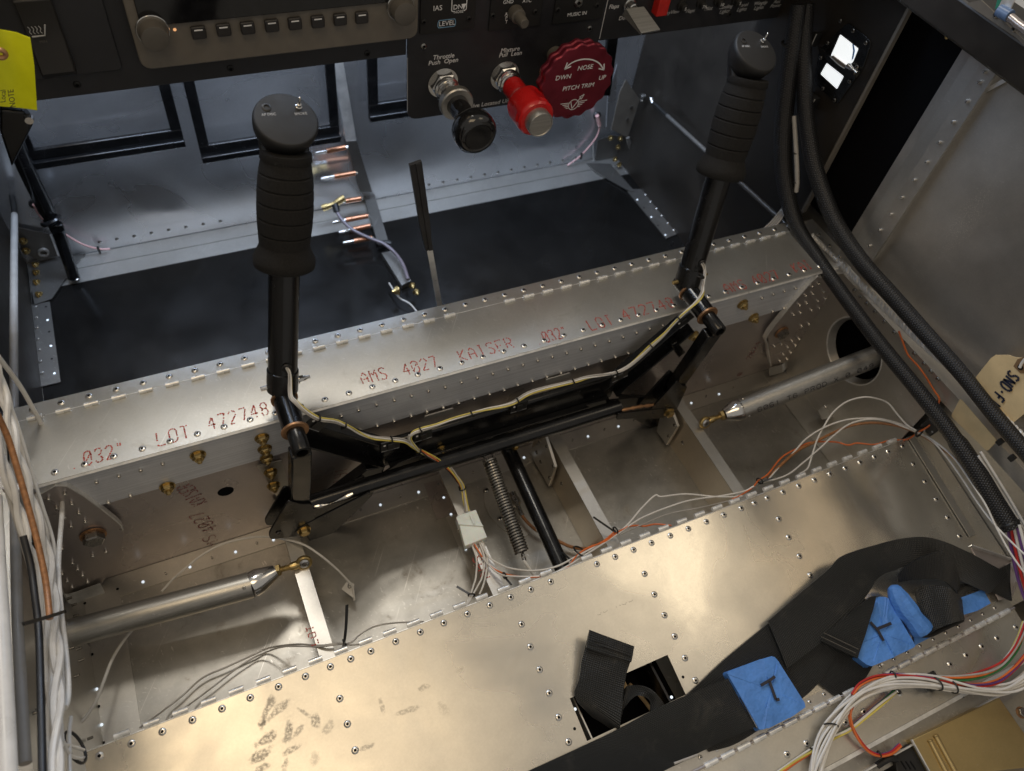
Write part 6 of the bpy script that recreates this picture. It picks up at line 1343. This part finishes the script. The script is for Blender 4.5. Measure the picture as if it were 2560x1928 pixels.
MB().tube([X(T(0, 3, *q), -7.3) for q in [(545, 1430), (620, 1450), (740, 1490)]], .05, 8).build('wire', M['wirewhite'], lf)
MB().tube([X(T(0, 3, *q), -7.3) for q in [(615, 1200), (600, 1320), (600, 1500), (605, 1700)]], .06, 8).build('wire', M['wirewhite'], lf)
MB().tube([X(T(0, 3, *q), -7.3) for q in [(545, 1400), (600, 1520), (680, 1555), (745, 1545)]], .05, 8).build('wire', M['wirewhite'], lf)
# left wall bundle of shielded twisted pairs
lw_ = thing('wire_bundle', 'thick bundle of white twisted cables on the left wall', 'wire bundle', X((100, 1300), -7.2))
def twisted(pts, x, r=.085, m='wirewhite', name='twisted_pair'):
    sm = catmull([X(T(*q), x) for q in pts], 26); mb = MB()
    for k in range(2):
        P_ = []
        for i, p in enumerate(sm):
            d = (sm[min(i + 1, len(sm) - 1)] - sm[max(i - 1, 0)]).normalized(); u, w = perp(d); t = i * .10 + k * math.pi
            P_.append(p + (u * math.cos(t) + w * math.sin(t)) * r * .95)
        mb.tube(P_, r, 8, 0)
    return mb.build(name, M[m], lw_)
twisted([(0, 1, -60, 1500), (0, 2, 20, 50), (0, 2, 80, 300), (0, 2, 150, 600), (0, 2, 245, 900), (0, 2, 330, 1200), (0, 2, 415, 1500), (0, 3, 455, 150), (0, 3, 480, 500), (0, 3, 500, 850), (0, 3, 490, 1250), (0, 3, 480, 1750)], -7.0, .105)
twisted([(0, 2, -60, 380), (0, 2, 60, 780), (0, 2, 170, 1100), (0, 2, 250, 1400), (0, 3, 335, 0), (0, 3, 390, 400), (0, 3, 425, 800), (0, 3, 445, 1250), (0, 3, 440, 1750)], -7.3, .10)
twisted([(0, 1, -40, 1400), (0, 2, 50, 60), (0, 2, 130, 350), (0, 2, 220, 650), (0, 2, 310, 950), (0, 2, 390, 1250), (0, 2, 460, 1550), (0, 3, 500, 250), (0, 3, 530, 700), (0, 3, 520, 1200), (0, 3, 510, 1750)], -7.5, .07)
def wl(m, pts, x, r, name='cable'): return MB().tube([X(T(*q), x) for q in pts], r, 12, 7).build(name, M[m], lw_)
wl('amber', [(0, 2, -60, 180), (0, 2, 60, 430), (0, 2, 150, 720), (0, 2, 230, 1000), (0, 2, 310, 1300), (0, 2, 370, 1560), (0, 3, 405, 100), (0, 3, 430, 350)], -6.85, .10)
wl('wirewhite', [(0, 1, -20, 1410), (0, 1, 160, 1650), (0, 2, 280, 190), (0, 2, 400, 420), (0, 2, 480, 620), (0, 2, 528, 860), (0, 2, 535, 1100), (0, 2, 512, 1400), (0, 2, 505, 1640), (0, 3, 530, 300), (0, 3, 565, 600), (0, 3, 590, 900), (0, 3, 585, 1050), (0, 3, 560, 1120)], -6.9, .085)
wl('wirewhite', [(0, 2, 20, 0), (0, 2, 150, 330), (0, 2, 260, 700), (0, 2, 370, 1050), (0, 2, 450, 1300), (0, 2, 495, 1550), (0, 3, 520, 150)], -7.1, .06)
wl('wireblack', [(0, 2, 200, 1300), (0, 2, 265, 1560), (0, 3, 300, 150), (0, 3, 335, 450), (0, 3, 350, 900), (0, 3, 360, 1300), (0, 3, 368, 1750)], -7.2, .11)
wl('wiregrey', [(0, 2, -40, 500), (0, 2, 60, 900), (0, 2, 150, 1200), (0, 2, 230, 1480), (0, 3, 280, 0)], -7.5, .08)
MB().ribbon([(X(T(0, 3, *q), -6.75), V((0, .03, .06))) for q in [(200, 395), (310, 365), (450, 322), (565, 285)]], .05).build('cable_tie', M['ziptie'], lw_)
# pale hose-like trim at the extreme left
tr_ = thing('trim_hose', 'wide pale hose at the lower left edge of the view', 'hose', X((20, 1600), -8.0))
MB().tube([X(T(0, 3, *q), -8.0) for q in [(-60, -700), (-25, 0), (0, 400), (25, 900), (45, 1300), (65, 1800)]], .26, 20, 5).build('hose', M['wirewhite'], tr_)
# big loom at the lower right
bl_ = thing('wire_loom', 'big loom of white wires with coloured strands behind the seat hinge', 'wire loom', S(T(3, 3, 1200, 900), .4))
lp_ = [S(T(3, 3, a, b), h) for a, b, h in [(400, 1800, .3), (430, 1600, .35), (480, 1420, .4), (560, 1260, .5), (680, 1110, .6), (850, 980, .7), (1080, 900, .8), (1350, 890, .8), (1600, 930, .8), (1850, 970, .8), (2050, 960, .9), (2212, 880, 1.0), (2350, 780, 1.1)]]
bundle(bl_, lp_, ['wirewhite'] * 15, .30, .052, 6, 'white_wire', .12)
bundle(bl_, [S(T(3, 3, a, b), h) for a, b, h in [(730, 1010, .7), (800, 920, .75), (930, 855, .8), (1080, 835, .9), (1250, 840, .9), (1430, 870, .9), (1620, 905, .9), (1800, 925, .9), (1980, 890, 1.0), (2120, 780, 1.1), (2240, 640, 1.2)]], ['wirered', 'orange', 'wireviolet', 'wirered', 'orange'], .09, .042, 6, 'coloured_wire', .3)
bundle(bl_, [S(T(3, 3, a, b), h) for a, b, h in [(1430, 865, .85), (1650, 865, .9), (1850, 830, 1.0), (2000, 760, 1.1), (2110, 640, 1.2), (2180, 520, 1.3), (2230, 380, 1.4)]], ['wiregreen', 'wireyellow', 'wirewhite', 'wirered', 'wiregrey', 'orange', 'wiregreen'], .15, .045, 6, 'coloured_wire', .3)
bundle(bl_, [S(T(3, 3, a, b), h) for a, b, h in [(80, 1700, .15), (250, 1580, .15), (400, 1480, .2), (560, 1380, .2), (700, 1310, .25), (830, 1210, .3), (970, 1090, .35), (1100, 975, .4)]], ['orange', 'wireviolet', 'wiregreen', 'wirewhite', 'wireyellow', 'orange'], .10, .045, 6, 'coloured_wire', .3)
bundle(bl_, [S(T(3, 3, a, b), h) for a, b, h in [(735, 1080, .6), (705, 1180, .5), (730, 1290, .4), (790, 1400, .3), (870, 1490, .2), (960, 1530, .1), (1060, 1510, 0), (1140, 1440, -.1)]], ['orange', 'wireviolet', 'wirered', 'orange'], .07, .045, 6, 'coloured_wire', .2)
for q, h, ax_, tl_ in [((540, 1275), .5, (.5, .8, 0), (.15, -.35, .05)), ((1080, 835), .9, (1, -.1, 0), None), ((1455, 910), .85, (1, .1, 0), None), ((1590, 935), .85, (1, 0, 0), (.9, .12, .1)), ((1110, 975), .45, (.8, .5, 0), None), ((390, 1490), .2, (.8, .5, 0), None)]:
    tie(bl_, S(T(3, 3, *q), h), ax_, .30 if q[0] in (540, 1455, 1590) else .16, tl_)
MB().box(S(T(3, 3, 1420, 890), .35), (.45, .7, .5)).build('tie_mount', M['ziptie'], bl_, bevel=.03)
tie(bl_, S(T(3, 3, 960, 1520), .1), (1, -.2, 0), .12)
MB().bar(S(T(3, 3, 1320, 1110), -.2), S(T(3, 3, 1690, 1020), 0), .12, .04).build('tie_tail', M['ziptie'], bl_)
# ================================================================ belts and taped buckles on the seat
def strap(t, pts, name='webbing', th=.07, lift=1.0):
    """pts: (col,row,a,b,h, a2,b2,h2) two edges of the strap given on the seat plane at heights h"""
    rows = []
    for c, r, a, b, h, a2, b2, h2 in pts:
        p, q = S(T(c, r, a, b), h * lift), S(T(c, r, a2, b2), h2 * lift)
        rows.append(((p + q) / 2, (q - p) / 2))
    return MB().ribbon(rows, th, 7, 0, .045, len(name) + pts[0][2] * .01).build(name, M['web_belt'], t, angle=50)
def CR(x, y): return (1600 + x * .817, 1150 + y * .817)
def fold(t, pts, name='webbing', th=.08):
    rows = []
    for (a, b, h), (a2, b2, h2) in pts:
        p, q = S(CR(a, b), h), S(CR(a2, b2), h2); rows.append(((p + q) / 2, (q - p) / 2))
    return MB().ribbon(rows, th, 8, 0, .02, len(name)).build(name, M['web_belt'], t, angle=50)
b1 = thing('lap_belt', 'flat black lap belt running from the lower edge to the first taped buckle', 'seat belt', S(T(2, 3, 1500, 1200)))
strap(b1, [(2, 3, 20, 1720, .10, 1200, 1720, .10), (2, 3, 500, 1500, .14, 1440, 1600, .12), (2, 3, 860, 1330, .2, 1560, 1535, .18), (2, 3, 1200, 1150, .34, 1720, 1455, .3), (2, 3, 1460, 1030, .42, 1880, 1380, .4), (2, 3, 1700, 930, .40, 2030, 1315, .4), (2, 3, 1900, 850, .38, 2160, 1260, .38), (2, 3, 2080, 780, .36, 2300, 1190, .36)])
MB().tube([S(T(2, 3, *q), .2) for q in [(1400, 1600), (1480, 1570), (1560, 1540), (1600, 1525)]], .05, 8).build('wire_pull', M['wiregrey'], b1)
b2 = thing('shoulder_belt', 'long black belt folded over itself beneath the buckles', 'seat belt', S(T(3, 3, 300, 500)))
strap(b2, [(2, 3, 1380, 1110, .1, 1700, 1500, .06), (2, 3, 1560, 960, .12, 1950, 1420, .10), (2, 3, 1850, 690, .16, 2300, 1190, .12), (2, 3, 2212, 390, .22, 2650, 900, .16), (3, 3, 250, 150, .35, 680, 470, .3), (3, 3, 480, -30, .55, 880, 200, .5)], 'webbing')
strap(b2, [(3, 3, 0, 370, .30, 160, 780, .28), (3, 3, 250, 150, .4, 520, 500, .4), (3, 3, 500, -60, .55, 830, 180, .55), (3, 3, 640, -190, .75, 940, 10, .7), (3, 3, 900, -280, 1.0, 1060, -60, .8), (3, 3, 1200, -350, 1.1, 1250, -120, .9), (3, 3, 1430, -345, 1.1, 1440, -90, .8), (3, 3, 1700, -240, .8, 1640, 10, .6), (3, 3, 2080, -40, .5, 1900, 130, .4)], 'folded_webbing', .07, 1.5)
fold(b2, [((785, 352, 1.2), (790, 374, .8)), ((815, 325, 1.6), (820, 368, 1.1)), ((855, 300, 1.9), (862, 364, 1.3)), ((915, 281, 2.0), (920, 368, 1.4)), ((955, 300, 1.7), (950, 385, 1.2)), ((973, 350, 1.2), (964, 405, .7)), ((976, 395, .7), (970, 418, .4))], 'loose_loop')
fold(b2, [((550, 553, .75), (663, 607, .75)), ((585, 520, .8), (680, 560, .8)), ((625, 482, .85), (697, 505, .85)), ((665, 450, .9), (712, 452, .9)), ((702, 420, .95), (722, 416, .95))], 'stitched_end', .12)
strap(b2, [(3, 3, 250, 760, .08, 600, 1040, .05), (3, 3, 400, 600, .14, 800, 900, .1), (3, 3, 560, 480, .2, 900, 760, .15)], 'under_strap')
for k in range(2): MB().tube([S(CR(552 + 8 * k + (662 - 552) * t, 540 - 12 * k + 52 * t), .92) for t in (0.02, .35, .68, .98)], .022, 6).build('stitching', M['bezelknob'], b2)
strap(b2, [(3, 3, 1640, 60, .35, 1640, 160, .3), (3, 3, 1800, 10, .4, 1830, 90, .3), (3, 3, 1950, -60, .45, 2080, 190, .3), (3, 3, 2090, -130, .5, 2100, 190, .35)], 'loose_end')
b3 = thing('curled_belt', 'glossy curled end of black webbing by the second taped buckle', 'seat belt', S(T(3, 3, 1450, 250)))
fold(b3, [((838, 396, .45), (878, 536, .3)), ((858, 388, .85), (898, 524, .75)), ((890, 384, 1.2), (922, 512, 1.1)), ((930, 388, 1.35), (952, 501, 1.25)), ((960, 402, 1.25), (976, 493, 1.15)), ((980, 425, .9), (987, 488, .8)), ((982, 445, .5), (988, 489, .45)), ((965, 462, .2), (975, 497, .15)), ((920, 480, .1), (930, 515, .1))], 'webbing', .09)
MB().tube([S(T(3, 3, *q), .15) for q in [(1300, 490), (1400, 490), (1530, 430), (1680, 360)]], .10, 10).build('rolled_edge', M['ziptie'], b3)
# short stitched tab rising from the slot
b4 = thing('belt_tab', 'short black belt tab with a stitched end rising from the slot', 'seat belt', S(T(2, 3, 800, 900)))
strap(b4, [(2, 3, 700, 1200, -.5, 940, 1330, -.4), (2, 3, 545, 1015, .10, 935, 1270, .15), (2, 3, 575, 870, .35, 960, 1000, .4), (2, 3, 605, 700, .55, 990, 820, .6), (2, 3, 640, 560, .7, 1030, 700, .75), (2, 3, 668, 445, .8, 1052, 590, .85)], 'webbing', .09)
strap(b4, [(2, 3, 640, 600, .78, 1030, 725, .84), (2, 3, 655, 520, .85, 1043, 655, .90), (2, 3, 668, 445, .9, 1052, 588, .95)], 'hem', .12)
for k in range(2):
    MB().tube([S(T(2, 3, a, b + 26 * k), .95) for a, b in [(668, 525), (780, 560), (900, 600), (1030, 645)]], .018, 6).build('stitch_row', M['capplastic'], b4)
b5 = thing('belt_loop', 'small arched loop of black belt inside the slot', 'seat belt', S(T(2, 3, 1150, 1000)))
strap(b5, [(2, 3, 960, 960, -.1, 940, 1180, -.3), (2, 3, 1010, 925, .25, 970, 1120, .05), (2, 3, 1130, 930, .45, 1080, 1010, .3), (2, 3, 1230, 980, .4, 1190, 1060, .2), (2, 3, 1310, 1080, .15, 1180, 1200, .0), (2, 3, 1330, 1160, .0, 1100, 1260, -.1)], 'webbing', .08)
# taped buckles
def lump(par, pts, h, th, name, seed):
    random.seed(seed); top = rounded([S(T(*q), h) for q in pts], .12, 3)
    c = sum(top, V((0, 0, 0))) / len(top); mb = MB()
    jit = lambda p, k: p + V((rnd(-k, k), rnd(-k, k), rnd(-k, k)))
    inner = [c + (p - c) * .86 + SEAT_N * .012 for p in top]; mid = [c + (p - c) * .45 + SEAT_N * .012 for p in top]
    low = [p - SEAT_N * th for p in top]; ml = [c - SEAT_N * th * .5 + (p - c) * 1.0 for p in top]
    rg = [[jit(p, .026) for p in r] for r in (low, ml, top, inner, mid)]
    mb.rings(rg, False); mb.add([c + SEAT_N * .015] + rg[-1], [(0, i + 1, (i + 1) % len(top) + 1) for i in range(len(top))])
    o = mb.build(name, M['tape'], par, angle=28); return o, c
k1_ = thing('taped_buckle', 'lower left buckle wrapped in blue tape marked T', 'buckle', S(T(3, 3, 100, 950)), 'blue taped buckles')
lump(k1_, [(2, 3, 1850, 812), (2, 3, 2150, 700), (3, 3, 55, 672), (3, 3, 100, 730), (3, 3, 332, 1100), (3, 3, 200, 1200), (2, 3, 2200, 1300), (2, 3, 2140, 1312)], .62, .5, 'tape_wrap', 3)
def mark(par, segs, h, w=.12):
    mb = MB()
    for a, b in segs: mb.bar(S(T(*a), h), S(T(*b), h), w, .015, SEAT_N)
    mb.build('marker_letter', M['marker'], par, smooth=False)
mark(k1_, [((2, 3, 2150, 925), (2, 3, 2230, 880)), ((2, 3, 2230, 880), (3, 3, 60, 848)), ((2, 3, 2225, 890), (3, 3, 70, 1050)), ((3, 3, 70, 1050), (3, 3, 100, 1045))], .74)
MB().bar(S(T(2, 3, 1870, 830), .5), S(T(2, 3, 2120, 1290), .5), .10, .12, SEAT_N).build('metal_tongue', M['steel'], k1_)
k2_ = thing('taped_buckle', 'upper right buckle wrapped in blue tape marked T', 'buckle', S(T(3, 3, 1000, 500)), 'blue taped buckles')
lump(k2_, [(3, 3, 945, 160), (3, 3, 1030, 155), (3, 3, 1120, 300), (3, 3, 1278, 590), (3, 3, 1100, 680), (3, 3, 880, 765), (3, 3, 775, 690), (3, 3, 800, 545)], .62, .5, 'tape_wrap', 5)
mark(k2_, [((3, 3, 885, 378), (3, 3, 950, 450)), ((3, 3, 950, 450), (3, 3, 1000, 540)), ((3, 3, 950, 435), (3, 3, 1065, 388))], .74, .13)
pts = [S(T(3, 3, *q), h) for q, h in [((1090, 60), .9), ((1110, 130), .8), ((1180, 250), .7), ((1270, 370), .62), ((1330, 450), .5)]]
MB().tube(pts, lambda t: (.16 + .34 * min(1, t * 2.5) ** .7) * (1 + rnd(-.09, .09)), 11, 3).build('rolled_tape', M['tape'], k2_, angle=22)
MB().prism([S(T(3, 3, *q), .05) for q in [(1270, 580), (1250, 480), (1450, 480), (1690, 350), (1650, 380)]], SEAT_N * .02).build('flat_tape', M['tape'], k2_)
tp = thing('loose_tape', 'flat strip of blue tape right of the curled belt', 'tape', S(T(3, 3, 1800, 230)))
MB().prism([S(T(3, 3, *q), .40) for q in [(1645, 175), (1860, 95), (1925, 215), (1810, 280), (1675, 320)]], SEAT_N * -.03).build('strip', M['tape'], tp)
for k, q in enumerate([(1745, 45), (985, 745)]): MB().box(S(T(3, 3, *q), .6), (.1, .06, .04)).build('metal_chip', M['edge'], tp)
